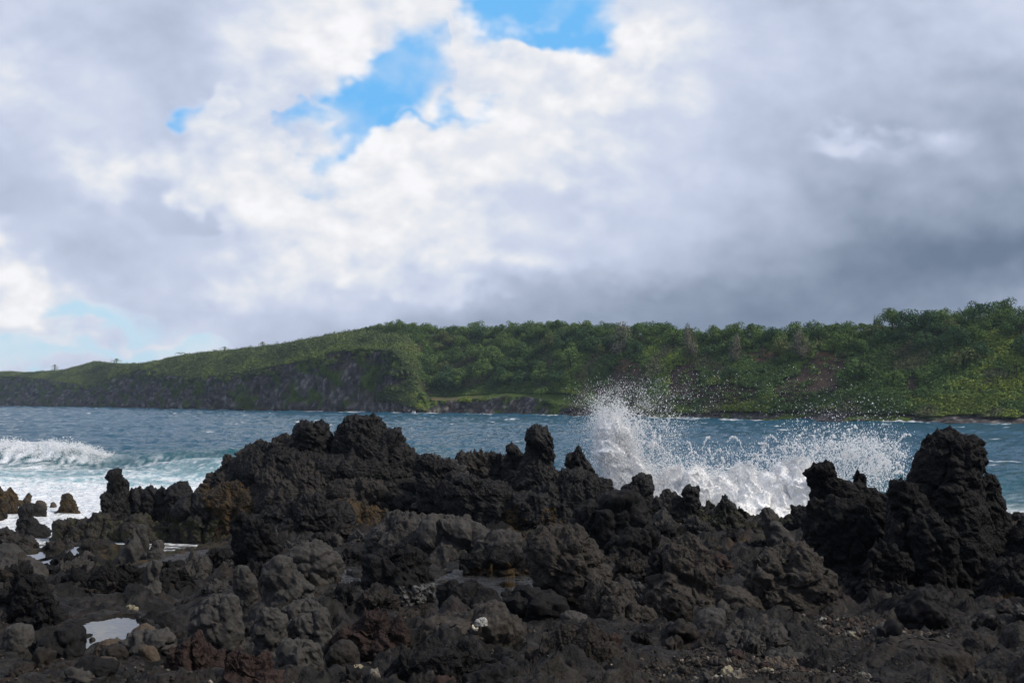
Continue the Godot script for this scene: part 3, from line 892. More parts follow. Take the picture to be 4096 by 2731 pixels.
	rock("lava_mound", "long dark lava mound at the picture edge above the narrow bright pool", [
		[Vector3(-18.84, -0.16, -34), [Vector3(-0.5, -1.32, 1.32), Vector3(0, -1.08, 1.08), Vector3(0.36, -1.1, 1.01), Vector3(0.65, -1.11, 0.96), Vector3(0.89, -1.06, 0.63), Vector3(1.04, -1, -0.07), Vector3(1.2, -0.89, -0.26)], 0.35]],
		0.3, 0.075, 0.14, BROWN, {"algae": 0.8, "alo": -0.5, "ahi": 0.35})
	rock("lava_mound", "big smooth grey shoulder of lava sloping down from the picture edge", [
		[Vector3(-14.41, 0.7, -26), [Vector3(-0.5, -1.26, 1.26), Vector3(0, -1.03, 1.03), Vector3(0.27, -1.04, 0.98), Vector3(0.5, -0.96, 0.79), Vector3(0.63, -0.92, 0.62), Vector3(0.82, -0.84, 0.38), Vector3(0.92, -0.66, 0.13)], 0.5]],
		0.3, 0.035, 0.16, GREY, {})
	rock("lava_mass", "large craggy lava mass at the left edge, leaning towards the calm pool", [
		[Vector3(-8.01, 2.03, -15.2), [Vector3(-0.5, -0.83, 0.83), Vector3(0, -0.68, 0.68), Vector3(0.1, -0.74, 0.62), Vector3(0.29, -0.83, 0.48), Vector3(0.47, -0.81, 0.38), Vector3(0.66, -0.76, 0.31), Vector3(0.87, -0.61, 0.2), Vector3(0.97, -0.56, 0.09), Vector3(1.08, -0.46, -0.03)], 0.45],
		[Vector3(-7.17, 2.27, -14.2), [Vector3(-0.5, -0.43, 0.43), Vector3(0, -0.35, 0.35), Vector3(0.2, -0.41, 0.19), Vector3(0.37, -0.39, 0.09), Vector3(0.54, -0.37, 0.01), Vector3(0.66, -0.34, -0.07)], 0.6]],
		0.3, 0.075, 0.14, DARK, {})
	rock("lava_mass", "broad dark wall of lava standing behind the calm pool", [
		[Vector3(-8.23, 1.54, -19.2), [Vector3(-0.5, -1.69, 1.69), Vector3(0, -1.39, 1.39), Vector3(0.28, -1.48, 1.28), Vector3(0.55, -1.58, 1), Vector3(0.72, -1.45, 0.76), Vector3(0.82, -0.97, 0.59), Vector3(0.88, -0.5, 0.38)], 0.22],
		[Vector3(-7.37, 1.44, -19.6), [Vector3(-0.5, -0.59, 0.59), Vector3(0, -0.48, 0.48), Vector3(0.29, -0.35, 0.53), Vector3(0.53, -0.29, 0.54), Vector3(0.73, -0.26, 0.48), Vector3(0.82, -0.16, 0.33)], 0.3]],
		0.3, 0.075, 0.14, DARK, {})
	rock("lava_spike", "slim lava spike leaning on the dark wall behind the calm pool", [
		[Vector3(-7.21, 1.89, -18), [Vector3(-0.5, -0.43, 0.43), Vector3(0, -0.35, 0.35), Vector3(0.31, -0.23, 0.25), Vector3(0.53, -0.17, 0.2), Vector3(0.72, -0.13, 0.18), Vector3(0.84, -0.1, 0.16), Vector3(0.93, -0.03, 0.08)], 0.6]],
		0.3, 0.035, 0.16, GREY, {})
	rock("lava_boulder", "pale grey boulder with a flat shaded face, right of the calm pool", [
		[Vector3(-3.99, 2.47, -12.6), [Vector3(-0.5, -0.35, 0.35), Vector3(0, -0.29, 0.29), Vector3(0.15, -0.47, 0.28), Vector3(0.33, -0.48, 0.28), Vector3(0.52, -0.45, 0.24), Vector3(0.65, -0.41, 0.19), Vector3(0.76, -0.35, 0.14), Vector3(0.82, -0.26, 0.07), Vector3(0.85, -0.15, -0.04)], 0.75]],
		0.3, 0.035, 0.16, GREY, {})
	rock("lava_boulder", "egg shaped grey boulder leaning at the top of the pale slope", [
		[Vector3(-4.87, 2.42, -16.5), [Vector3(-0.5, -0.22, 0.22), Vector3(0, -0.18, 0.18), Vector3(0.19, -0.23, 0.17), Vector3(0.36, -0.24, 0.13), Vector3(0.48, -0.21, 0.07), Vector3(0.54, -0.14, 0.01)], 0.7]],
		0.3, 0.035, 0.16, GREY, {})
	rock("lava_mass", "broad smooth grey lava hump below the egg shaped boulder", [
		[Vector3(-3.89, 2.37, -15.8), [Vector3(-0.5, -0.71, 0.71), Vector3(0, -0.59, 0.59), Vector3(0.22, -0.39, 0.53), Vector3(0.41, -0.43, 0.41), Vector3(0.58, -0.46, 0.27), Vector3(0.77, -0.38, 0.13), Vector3(0.88, -0.24, 0.01)], 0.6],
		[Vector3(-3.32, 2.56, -14), [Vector3(-0.5, -0.6, 0.6), Vector3(0, -0.49, 0.49), Vector3(0.15, -0.5, 0.47), Vector3(0.27, -0.35, 0.39), Vector3(0.34, -0.03, 0.34)], 0.5]],
		0.3, 0.035, 0.16, GREY, {})
	rock("lava_spire", "dark two faced lava spire, shadowed on one side and grey on the other", [
		[Vector3(-6.59, 1.54, -23.5), [Vector3(-0.5, -0.58, 0.58), Vector3(0, -0.48, 0.48), Vector3(0.33, -0.63, 0.39), Vector3(0.66, -0.76, 0.22), Vector3(0.98, -0.83, 0.04), Vector3(1.19, -0.84, -0.02), Vector3(1.38, -0.82, -0.17), Vector3(1.46, -0.74, -0.34)], 0.6],
		[Vector3(-6.25, 1.63, -23), [Vector3(-0.5, -0.47, 0.47), Vector3(0, -0.39, 0.39), Vector3(0.4, -0.48, 0.32), Vector3(0.8, -0.52, 0.25), Vector3(1.13, -0.53, 0.08), Vector3(1.29, -0.49, -0.17)], 0.6]],
		0.3, 0.075, 0.14, DARK, {})
	rock("lava_boulder", "round dark stone standing in the water edge of the calm pool", [
		[Vector3(-6.22, 2.59, -13), [Vector3(-0.25, -0.1, 0.1), Vector3(0, -0.09, 0.09), Vector3(0.1, -0.1, 0.09), Vector3(0.16, -0.07, 0.08), Vector3(0.19, -0.02, 0.04)], 0.8]],
		0.15, 0.012, 0.12, DARK, {})
	rock("lava_boulder", "broad low dark boulder in front of the calm pool, layered surface", [
		[Vector3(-6.05, 2.65, -12), [Vector3(-0.5, -0.46, 0.46), Vector3(0, -0.38, 0.38), Vector3(0.13, -0.37, 0.38), Vector3(0.22, -0.3, 0.34), Vector3(0.28, -0.1, 0.25), Vector3(0.32, 0, 0.17)], 0.7]],
		0.3, 0.035, 0.16, DARK, {})
	rock("lava_boulder", "smooth round grey boulder at the lower picture edge", [
		[Vector3(-6.89, 2.52, -12.6), [Vector3(-0.5, -0.24, 0.24), Vector3(0, -0.19, 0.19), Vector3(0.13, -0.2, 0.22), Vector3(0.26, -0.19, 0.22), Vector3(0.35, -0.14, 0.18), Vector3(0.39, -0.06, 0.09)], 0.8]],
		0.15, 0.012, 0.12, GREY, {})
	rock("beach_stone", "smooth pale tan stone tucked behind the reddish round stone", [
		[Vector3(-5.34, 2.7, -11.9), [Vector3(-0.2, -0.21, 0.21), Vector3(0, -0.17, 0.17), Vector3(0.08, -0.15, 0.18), Vector3(0.14, -0.09, 0.18), Vector3(0.17, -0.01, 0.16)], 0.7]],
		0.15, 0.012, 0.12, TAN, {})
	rock("beach_stone", "reddish brown rounded stone beside the calm pool", [
		[Vector3(-5, 2.73, -11.4), [Vector3(-0.2, -0.16, 0.16), Vector3(0, -0.13, 0.13), Vector3(0.05, -0.16, 0.16), Vector3(0.12, -0.18, 0.16), Vector3(0.19, -0.13, 0.13), Vector3(0.22, -0.06, 0.08)], 0.8]],
		0.15, 0.012, 0.12, BROWN, {})
	rock("lava_boulder", "flat dark angular boulder at the bottom with a light stone behind it", [
		[Vector3(-4.8, 2.84, -10.4), [Vector3(-0.5, -0.32, 0.32), Vector3(0, -0.26, 0.26), Vector3(0.09, -0.25, 0.28), Vector3(0.16, -0.2, 0.27), Vector3(0.21, -0.15, 0.17), Vector3(0.24, -0.08, 0.05)], 0.7]],
		0.15, 0.012, 0.12, DARK, {})
	rock("beach_stone", "long tan slab behind the flat dark angular boulder", [
		[Vector3(-4.89, 2.75, -11), [Vector3(-0.2, -0.16, 0.16), Vector3(0, -0.14, 0.14), Vector3(0.08, -0.16, 0.14), Vector3(0.13, -0.16, 0.09), Vector3(0.16, -0.12, -0.02)], 0.6]],
		0.15, 0.012, 0.12, TAN, {})
	rock("beach_stone", "tan lumpy stone with a pale yellow chip beside it", [
		[Vector3(-4.63, 2.71, -11.6), [Vector3(-0.2, -0.15, 0.15), Vector3(0, -0.12, 0.12), Vector3(0.07, -0.14, 0.09), Vector3(0.14, -0.15, 0.04), Vector3(0.18, -0.11, -0.03)], 0.7]],
		0.15, 0.012, 0.12, TAN, {})
	rock("beach_stone", "pale cream stone on the dark slope above the calm pool", [
		[Vector3(-6.22, 2.47, -14.6), [Vector3(-0.1, -0.06, 0.06), Vector3(0, -0.05, 0.05), Vector3(0.06, -0.05, 0.05), Vector3(0.09, -0.03, 0.02)], 0.8]],
		0.15, 0.012, 0.12, CREAM, {})
	rock("beach_stone", "flat tan slab beside the calm pool", [
		[Vector3(-5.4, 2.61, -13.2), [Vector3(-0.2, -0.21, 0.21), Vector3(0, -0.17, 0.17), Vector3(0.04, -0.16, 0.18), Vector3(0.11, -0.11, 0.15), Vector3(0.15, -0.04, 0.09)], 0.7]],
		0.15, 0.012, 0.12, TAN, {})
	rock("lava_boulder", "large dark grey boulder between the tan stones and the reddish lava rock", [
		[Vector3(-4.79, 2.63, -11.9), [Vector3(-0.5, -0.36, 0.36), Vector3(0, -0.29, 0.29), Vector3(0.12, -0.38, 0.41), Vector3(0.23, -0.39, 0.39), Vector3(0.31, -0.26, 0.37), Vector3(0.35, -0.01, 0.12)], 0.5]],
		0.3, 0.035, 0.16, GREY, {})
	rock("lava_rock", "dark brown rock slab above the flat tan slab", [
		[Vector3(-5.67, 2.27, -14.3), [Vector3(-0.5, -0.61, 0.61), Vector3(0, -0.5, 0.5), Vector3(0.15, -0.41, 0.5), Vector3(0.27, -0.31, 0.4), Vector3(0.37, -0.21, 0.24), Vector3(0.42, -0.16, 0.09)], 0.6]],
		0.3, 0.035, 0.16, DARK, {})
	rock("lava_rock", "big reddish brown pitted lava rock at the bottom edge", [
		[Vector3(-3.59, 2.79, -10.4), [Vector3(-0.5, -0.57, 0.57), Vector3(0, -0.47, 0.47), Vector3(0.16, -0.45, 0.35), Vector3(0.29, -0.44, 0.28), Vector3(0.36, -0.37, 0.24), Vector3(0.42, -0.26, 0.11), Vector3(0.46, -0.11, 0.06)], 0.6]],
		0.3, 0.075, 0.14, RED, {})
	rock("lava_rock", "low reddish lava rock spreading along the bottom edge beside the pitted one", [
		[Vector3(-2.81, 2.97, -9.8), [Vector3(-0.5, -0.45, 0.45), Vector3(0, -0.37, 0.37), Vector3(0.15, -0.34, 0.25), Vector3(0.22, -0.31, 0.11), Vector3(0.26, -0.24, -0.03)], 0.5]],
		0.3, 0.075, 0.14, RED, {})
	rock("lava_rock", "lumpy grey brown lava between the pale boulder and the ridged reddish rock", [
		[Vector3(-3.24, 2.72, -12), [Vector3(-0.5, -0.23, 0.23), Vector3(0, -0.19, 0.19), Vector3(0.12, -0.19, 0.25), Vector3(0.29, -0.2, 0.27), Vector3(0.43, -0.16, 0.25), Vector3(0.52, -0.07, 0.12)], 0.6],
		[Vector3(-2.83, 2.54, -12.2), [Vector3(-0.5, -0.48, 0.48), Vector3(0, -0.4, 0.4), Vector3(0.19, -0.36, 0.39), Vector3(0.38, -0.3, 0.41), Vector3(0.55, -0.19, 0.3), Vector3(0.62, 0.02, 0.24)], 0.5],
		[Vector3(-2.5, 2.78, -10.6), [Vector3(-0.5, -0.36, 0.36), Vector3(0, -0.3, 0.3), Vector3(0.2, -0.28, 0.29), Vector3(0.35, -0.23, 0.26), Vector3(0.42, -0.12, 0.12)], 0.6]],
		0.3, 0.035, 0.16, GREY, {})
	rock("lava_outcrop", "round black knob of clinker lava with a ragged crown beside the great dome", [
		[Vector3(-8.92, 3.52, -40.5), [Vector3(-0.5, -0.93, 0.93), Vector3(0, -0.76, 0.76), Vector3(0.45, -0.77, 0.8), Vector3(0.75, -0.92, 0.8), Vector3(1.03, -0.99, 0.72), Vector3(1.23, -0.94, 0.62), Vector3(1.39, -0.82, 0.58), Vector3(1.49, -0.61, 0.48), Vector3(1.51, -0.55, -0.33)], 0.8]],
		0.24, 0.095, 0.13, DARK, {})
	rock("lava_dome", "great black dome of clinker lava, highest rock above the open sea", [
		[Vector3(-6.2, 2.02, -40.5), [Vector3(-0.5, -2.86, 2.86), Vector3(0, -2.35, 2.35), Vector3(0.7, -2.25, 2.24), Vector3(1.25, -2.11, 2.08), Vector3(1.65, -2.07, 1.83), Vector3(2.01, -2.01, 1.42), Vector3(2.26, -1.96, 1.09), Vector3(2.51, -1.93, 0.68), Vector3(2.76, -1.9, 0.45), Vector3(2.95, -1.74, 0.17), Vector3(3.11, -1.55, 0.12), Vector3(3.21, -1.35, -0.36), Vector3(3.32, -0.95, -0.59)], 0.6],
		[Vector3(-8.5, 0.36, -39.8), [Vector3(-0.5, -5.29, 5.29), Vector3(0, -4.34, 4.34), Vector3(0.95, -4.36, 4.81), Vector3(1.82, -4.19, 4.62), Vector3(2.49, -4.01, 4.13), Vector3(2.97, -3.73, 3.15), Vector3(3.35, -3.44, -0.73)], 0.4]],
		0.32, 0.12, 0.13, DARK, {})
	rock("lava_shoulder", "brown stepped shoulder of lava sloping from the round knob down to the wash", [
		[Vector3(-10.68, 0.42, -41.5), [Vector3(-0.5, -3.07, 3.07), Vector3(0, -2.51, 2.51), Vector3(1.4, -2.44, 2.5), Vector3(2.3, -2.26, 2.28), Vector3(2.8, -2.17, 2.07), Vector3(3.3, -2.02, 1.86), Vector3(3.64, -1.48, 1.45), Vector3(3.84, -0.74, 0.84), Vector3(3.96, -0.33, 0.03)], 0.5],
		[Vector3(-12.45, 0.66, -42), [Vector3(-0.5, -2.11, 2.11), Vector3(0, -1.73, 1.73), Vector3(0.71, -1.95, 1.52), Vector3(1.31, -2.01, 1.1), Vector3(1.82, -2.02, 0.68), Vector3(2.16, -1.78, 0.26), Vector3(2.49, -0.97, -0.15)], 0.6],
		[Vector3(-13.3, 2.37, -42), [Vector3(-0.5, -0.5, 0.5), Vector3(0, -0.41, 0.41), Vector3(0.51, -0.42, 0.4), Vector3(0.85, -0.37, 0.29), Vector3(1.06, -0.29, 0.18)], 0.8]],
		0.24, 0.095, 0.13, BROWN, {})
	rock("ochre_rock", "ochre algae covered rocks at the wet foot of the brown shoulder", [
		[Vector3(-12.92, 1.23, -39.4), [Vector3(-1.6, -1.4, 1.4), Vector3(0, -1.15, 1.15), Vector3(0.42, -1.1, 0.37), Vector3(0.8, -1.01, -0.3), Vector3(1.12, -0.83, -0.48)], 0.5],
		[Vector3(-11.47, 1.02, -38.4), [Vector3(-1.6, -2.04, 2.04), Vector3(0, -1.68, 1.68), Vector3(0.59, -1.88, 1.48), Vector3(1.01, -1.74, 0.73), Vector3(1.29, -1.52, -0.03)], 0.35]],
		0.2, 0.07, 0.12, BROWN, {"algae": 1.3, "alo": -0.6, "ahi": 1.9})
	rock("ochre_rock", "ochre stained ledge in the hollow below the great dome", [
		[Vector3(-6.4, 1.31, -37.6), [Vector3(-0.5, -1.56, 1.56), Vector3(0, -1.28, 1.28), Vector3(0.23, -1.01, 1.09), Vector3(0.36, -0.46, 0.63)], 0.4]],
		0.2, 0.06, 0.12, BROWN, {"algae": 1.3, "alo": -0.6, "ahi": 1.6})
	rock("lava_flank", "rugged brown lava flank with algae patches below the great dome", [
		[Vector3(-8.38, 0.5, -38.8), [Vector3(-0.5, -3.9, 3.9), Vector3(0, -3.2, 3.2), Vector3(0.84, -3.21, 3.19), Vector3(1.58, -3.23, 2.8), Vector3(2.14, -2.67, 1.67), Vector3(2.61, -1.74, 0.15)], 0.4],
		[Vector3(-6.63, 0.75, -38.4), [Vector3(-0.5, -1.82, 1.82), Vector3(0, -1.49, 1.49), Vector3(0.64, -1.5, 1.48), Vector3(1.29, -1.13, 1.48), Vector3(1.75, -0.58, 1.1)], 0.5]],
		0.24, 0.095, 0.13, BROWN, {"algae": 0.8, "alo": -0.5, "ahi": 0.35})
	rock("lava_rock", "jagged black lava block below the algae stained flank", [
		[Vector3(-7.83, 0.45, -34), [Vector3(-0.5, -2.61, 2.61), Vector3(0, -2.14, 2.14), Vector3(0.73, -1.99, 1.88), Vector3(1.3, -1.67, 1.63), Vector3(1.71, -0.69, 1.13), Vector3(1.92, -0.2, 0.3)], 0.45]],
		0.24, 0.095, 0.13, DARK, {"green": 0.9, "alo": -0.6, "ahi": 0.7})
	rock("lava_mass", "slanting black lava mass running down from the great dome towards the middle", [
		[Vector3(-1.11, 0.23, -37.6), [Vector3(-0.5, -2.33, 2.33), Vector3(0, -1.91, 1.91), Vector3(0.54, -2.1, 1.82), Vector3(1.26, -2.47, 1.18), Vector3(1.98, -2.74, 0.09), Vector3(2.62, -2.93, -0.74), Vector3(3.11, -2.94, -1.2), Vector3(3.44, -2.85, -2.11)], 0.5],
		[Vector3(-0.72, 0.84, -36.4), [Vector3(-0.5, -2.04, 2.04), Vector3(0, -1.68, 1.68), Vector3(0.79, -2.21, 1.5), Vector3(1.49, -2.39, 0.97), Vector3(1.92, -2.21, -0.09)], 0.5]],
		0.24, 0.095, 0.13, DARK, {})
	rock("lava_crest", "grey spiky crest of lava on the saddle beside the great dome", [
		[Vector3(-2.74, 1.92, -38.6), [Vector3(-0.5, -1.6, 1.6), Vector3(0, -1.31, 1.31), Vector3(0.93, -1.32, 0.93), Vector3(1.38, -1.32, 0.52), Vector3(1.64, -1.17, 0.1), Vector3(1.73, -0.85, -0.76)], 0.5]],
		0.24, 0.095, 0.13, GREY, {})
	rock("lava_wall", "low saw toothed lava wall closing the gap before the twin spires", [
		[Vector3(-1.3, 1.72, -40.5), [Vector3(-0.5, -2.16, 2.16), Vector3(0, -1.77, 1.77), Vector3(0.98, -1.78, 1.77), Vector3(1.45, -1.66, 1.57), Vector3(1.58, -1.5, 1.38)], 0.25]],
		0.2, 0.12, 0.15, BROWN, {})
	rock("lava_spire", "smaller lava spire, pointed, between the saw toothed wall and the thick pillar", [
		[Vector3(0.17, 1.23, -38.2), [Vector3(-0.5, -1.02, 1.02), Vector3(0, -0.83, 0.83), Vector3(1.1, -0.84, 0.65), Vector3(1.93, -0.65, 0.35), Vector3(2.36, -0.5, 0.21), Vector3(2.65, -0.46, 0.13), Vector3(2.86, -0.32, -0.02)], 0.7],
		[Vector3(-0.49, 2.31, -38.4), [Vector3(-0.5, -0.68, 0.68), Vector3(0, -0.56, 0.56), Vector3(0.83, -0.49, 0.28), Vector3(1.26, -0.52, 0), Vector3(1.48, -0.43, -0.23)], 0.7]],
		0.24, 0.095, 0.13, DARK, {})
	rock("lava_pillar", "thick black lava pillar with a bulging knobbly head, beside the splash", [
		[Vector3(1.29, 0.46, -37.2), [Vector3(-0.5, -2.14, 2.14), Vector3(0, -1.76, 1.76), Vector3(0.71, -1.76, 1.76), Vector3(1.61, -1.49, 1.58), Vector3(2.32, -1.25, 1.14), Vector3(2.77, -1.03, 0.67), Vector3(3.08, -0.85, 0.6), Vector3(3.37, -0.74, 0.67), Vector3(3.62, -0.8, 0.65), Vector3(3.94, -0.93, 0.58), Vector3(4.21, -0.87, 0.45), Vector3(4.36, -0.71, 0.27)], 0.75]],
		0.24, 0.095, 0.13, DARK, {"algae": 0.8, "alo": -0.5, "ahi": 0.35})
	rock("lava_buttress", "dark lava buttress at the foot of the thick pillar with rust coloured streaks", [
		[Vector3(1.56, 0.53, -36.2), [Vector3(-0.5, -2.89, 2.89), Vector3(0, -2.37, 2.37), Vector3(0.95, -2.02, 2.72), Vector3(1.74, -1.14, 2.64), Vector3(2.26, 0.01, 2.38), Vector3(2.61, 0.45, 1.15)], 0.45]],
		0.24, 0.095, 0.13, DARK, {"algae": 0.8, "alo": -0.4, "ahi": 1.0})
	rock("lava_rock", "pointed black rock speckled white by the falling spray", [
		[Vector3(3.91, 1.42, -41.5), [Vector3(-0.5, -1.23, 1.23), Vector3(0, -1.01, 1.01), Vector3(0.7, -1, 0.81), Vector3(1.1, -1.16, 0.21), Vector3(1.6, -1.42, -0.23), Vector3(2, -1.42, -0.37), Vector3(2.32, -1.2, -0.51), Vector3(2.52, -0.87, -0.71)], 0.7]],
		0.24, 0.095, 0.13, DARK, {})
	rock("lava_outcrop", "thumb like lava knob at the near edge of the splash", [
		[Vector3(4.99, 0.94, -37.6), [Vector3(-0.5, -1.11, 1.11), Vector3(0, -0.91, 0.91), Vector3(0.9, -0.81, 0.92), Vector3(1.3, -0.54, 0.93), Vector3(1.59, -0.31, 0.89), Vector3(1.81, 0.2, 0.84), Vector3(1.95, 0.38, 0.71)], 0.7]],
		0.24, 0.095, 0.13, DARK, {})
	rock("lava_mass", "long low lava bank under the splash with green tinted base", [
		[Vector3(6.78, 0.7, -37.4), [Vector3(-0.5, -1.55, 1.55), Vector3(0, -1.27, 1.27), Vector3(0.54, -1.26, 1.24), Vector3(0.99, -1.08, 1.01), Vector3(1.31, -0.8, 0.74), Vector3(1.47, -0.62, 0.2)], 0.4],
		[Vector3(9.57, 0.41, -37), [Vector3(-0.5, -3.06, 3.06), Vector3(0, -2.51, 2.51), Vector3(0.34, -2.32, 2.52), Vector3(0.57, -2.14, 2.16), Vector3(0.71, -1.96, -0.17)], 0.2]],
		0.24, 0.095, 0.13, DARK, {"green": 0.9, "alo": -0.6, "ahi": 0.7})
	rock("lava_rock", "mushroom shaped lava rock with a wide head against the splash", [
		[Vector3(7.41, 0.94, -37), [Vector3(-0.5, -0.63, 0.63), Vector3(0, -0.52, 0.52), Vector3(0.35, -0.34, 0.45), Vector3(0.76, -0.4, 0.39), Vector3(0.98, -0.44, 0.32), Vector3(1.23, -0.47, 0.36), Vector3(1.4, -0.36, 0.36), Vector3(1.49, -0.18, 0.25)], 0.8]],
		0.24, 0.095, 0.13, DARK, {"green": 0.9, "alo": -0.6, "ahi": 0.7})
	rock("lava_rock", "dark cone shaped rock with foam on both sides at the splash", [
		[Vector3(8.86, 0.88, -37), [Vector3(-0.5, -0.87, 0.87), Vector3(0, -0.72, 0.72), Vector3(0.35, -0.62, 0.62), Vector3(0.71, -0.47, 0.44), Vector3(0.94, -0.34, 0.19), Vector3(1.12, -0.25, 0.05)], 0.7]],
		0.24, 0.095, 0.13, DARK, {"green": 0.9, "alo": -0.6, "ahi": 0.7})
	rock("lava_finger", "slim grey finger of lava leaning beside the foam", [
		[Vector3(8.96, 0.99, -29), [Vector3(-0.5, -0.77, 0.77), Vector3(0, -0.63, 0.63), Vector3(0.48, -0.76, 0.22), Vector3(0.9, -0.89, -0.19), Vector3(1.18, -0.92, -0.38), Vector3(1.46, -0.9, -0.49), Vector3(1.58, -0.81, -0.6)], 0.6]],
		0.3, 0.035, 0.16, GREY, {})
	rock("lava_boulder", "smooth edged black boulder with a cracked base in front of the splash", [
		[Vector3(3.52, 1.19, -29.5), [Vector3(-0.5, -1.35, 1.35), Vector3(0, -1.11, 1.11), Vector3(0.54, -1.52, 1.05), Vector3(0.92, -1.56, 0.97), Vector3(1.3, -1.43, 0.81), Vector3(1.55, -0.88, 0.62), Vector3(1.7, -0.31, 0.38)], 0.7]],
		0.4, 0.045, 0.2, DARK, {})
	rock("lava_rock", "cracked grey rock base under the smooth edged black boulder", [
		[Vector3(3.19, 0.89, -26), [Vector3(-0.5, -1.07, 1.07), Vector3(0, -0.88, 0.88), Vector3(0.37, -0.75, 1.01), Vector3(0.8, -0.5, 1.14), Vector3(1.18, -0.24, 1.17), Vector3(1.34, 0.01, 1.02)], 0.5]],
		0.3, 0.075, 0.14, DARK, {})
	rock("lava_rock", "tilted brown block of lava leaning over the centre pool", [
		[Vector3(1.32, 1.98, -17.5), [Vector3(-0.5, -0.64, 0.64), Vector3(0, -0.53, 0.53), Vector3(0.33, -0.82, 0.57), Vector3(0.66, -0.98, 0.61), Vector3(0.96, -1.06, 0.54), Vector3(1.21, -1.03, 0.32), Vector3(1.38, -0.88, 0.09), Vector3(1.48, -0.59, -0.01)], 0.7],
		[Vector3(1.83, 1.87, -16.6), [Vector3(-0.5, -0.73, 0.73), Vector3(0, -0.6, 0.6), Vector3(0.31, -0.6, 0.52), Vector3(0.63, -0.44, 0.28), Vector3(0.86, -0.27, 0.05)], 0.6]],
		0.3, 0.075, 0.14, WARM, {})
	rock("lava_mass", "pyramid of rubbly black lava in the middle of the near rocks", [
		[Vector3(3.36, 1.63, -16.8), [Vector3(-0.5, -1.4, 1.4), Vector3(0, -1.15, 1.15), Vector3(0.24, -1.11, 1.07), Vector3(0.59, -0.98, 0.92), Vector3(0.91, -0.82, 0.72), Vector3(1.23, -0.73, 0.63), Vector3(1.51, -0.57, 0.49), Vector3(1.75, -0.36, 0.29), Vector3(1.91, -0.17, 0.09)], 0.6],
		[Vector3(2.08, 2.07, -15.8), [Vector3(-0.5, -0.65, 0.65), Vector3(0, -0.53, 0.53), Vector3(0.22, -0.53, 0.38), Vector3(0.37, -0.38, 0.16)], 0.6]],
		0.3, 0.075, 0.14, WARM, {})
	rock("lava_boulder", "rough upright boulder in front of the rubbly pyramid", [
		[Vector3(2.86, 2.22, -15.2), [Vector3(-0.3, -0.2, 0.2), Vector3(0, -0.16, 0.16), Vector3(0.14, -0.26, 0.18), Vector3(0.32, -0.34, 0.18), Vector3(0.47, -0.33, 0.1), Vector3(0.55, -0.27, -0.01)], 0.75]],
		0.3, 0.035, 0.16, BROWN, {})
	rock("lava_boulder", "pale grey rounded boulder at the near foot of the rubbly pyramid", [
		[Vector3(3.2, 2.32, -14.6), [Vector3(-0.3, -0.34, 0.34), Vector3(0, -0.28, 0.28), Vector3(0.19, -0.24, 0.27), Vector3(0.3, -0.14, 0.24), Vector3(0.35, -0.04, 0.17)], 0.8]],
		0.15, 0.012, 0.12, GREY, {})
	rock("lava_rock", "black rock with white salt crust and a mossy foot by the centre pool", [
		[Vector3(-2.27, 1.41, -19), [Vector3(-0.5, -0.64, 0.64), Vector3(0, -0.53, 0.53), Vector3(0.4, -0.71, 0.68), Vector3(0.72, -0.88, 0.68), Vector3(1.04, -0.87, 0.58), Vector3(1.26, -0.83, 0.43), Vector3(1.44, -0.61, 0.31), Vector3(1.54, -0.31, 0.06)], 0.65]],
		0.4, 0.06, 0.22, DARK, {"salt": 1.0, "green": 0.9, "alo": -0.4, "ahi": 0.45})
	rock("lava_rock", "flat topped grey rock beside the shallow brown pool", [
		[Vector3(-4.69, 1.62, -21.5), [Vector3(-0.5, -0.65, 0.65), Vector3(0, -0.53, 0.53), Vector3(0.31, -0.77, 0.54), Vector3(0.61, -0.75, 0.53), Vector3(0.85, -0.62, 0.37), Vector3(0.94, -0.36, 0.14)], 0.65]],
		0.3, 0.035, 0.16, GREY, {"algae": 0.6, "alo": -0.5, "ahi": 0.05})
	rock("lava_boulder", "rounded dark boulder pair in front of the centre pool", [
		[Vector3(-0.69, 1.99, -16.6), [Vector3(-0.5, -0.78, 0.78), Vector3(0, -0.64, 0.64), Vector3(0.2, -0.68, 0.6), Vector3(0.43, -0.72, 0.4), Vector3(0.63, -0.71, 0), Vector3(0.72, -0.6, -0.24)], 0.6]],
		0.3, 0.035, 0.16, DARK, {})
	rock("lava_rock", "dark slab of lava slanting in front of the centre pool", [
		[Vector3(0.55, 2.14, -16), [Vector3(-0.5, -0.59, 0.59), Vector3(0, -0.48, 0.48), Vector3(0.23, -0.67, 0.41), Vector3(0.42, -0.75, 0.17), Vector3(0.49, -0.64, -0.17)], 0.6]],
		0.3, 0.035, 0.16, DARK, {})
	rock("lava_rock", "small angular grey rock right of the slanting slab", [
		[Vector3(1.14, 2.11, -15.4), [Vector3(-0.3, -0.23, 0.23), Vector3(0, -0.19, 0.19), Vector3(0.13, -0.28, 0.24), Vector3(0.26, -0.3, 0.15), Vector3(0.33, -0.22, -0.04)], 0.7]],
		0.15, 0.012, 0.12, GREY, {})
	rock("lava_rock", "ridged grey rock with a light crease in the centre distance", [
		[Vector3(-3.08, 1.53, -27), [Vector3(-0.5, -1.59, 1.59), Vector3(0, -1.31, 1.31), Vector3(0.45, -1.18, 1.17), Vector3(0.77, -0.79, 0.91), Vector3(0.97, -0.4, 0.25)], 0.5]],
		0.3, 0.075, 0.14, GREY, {})
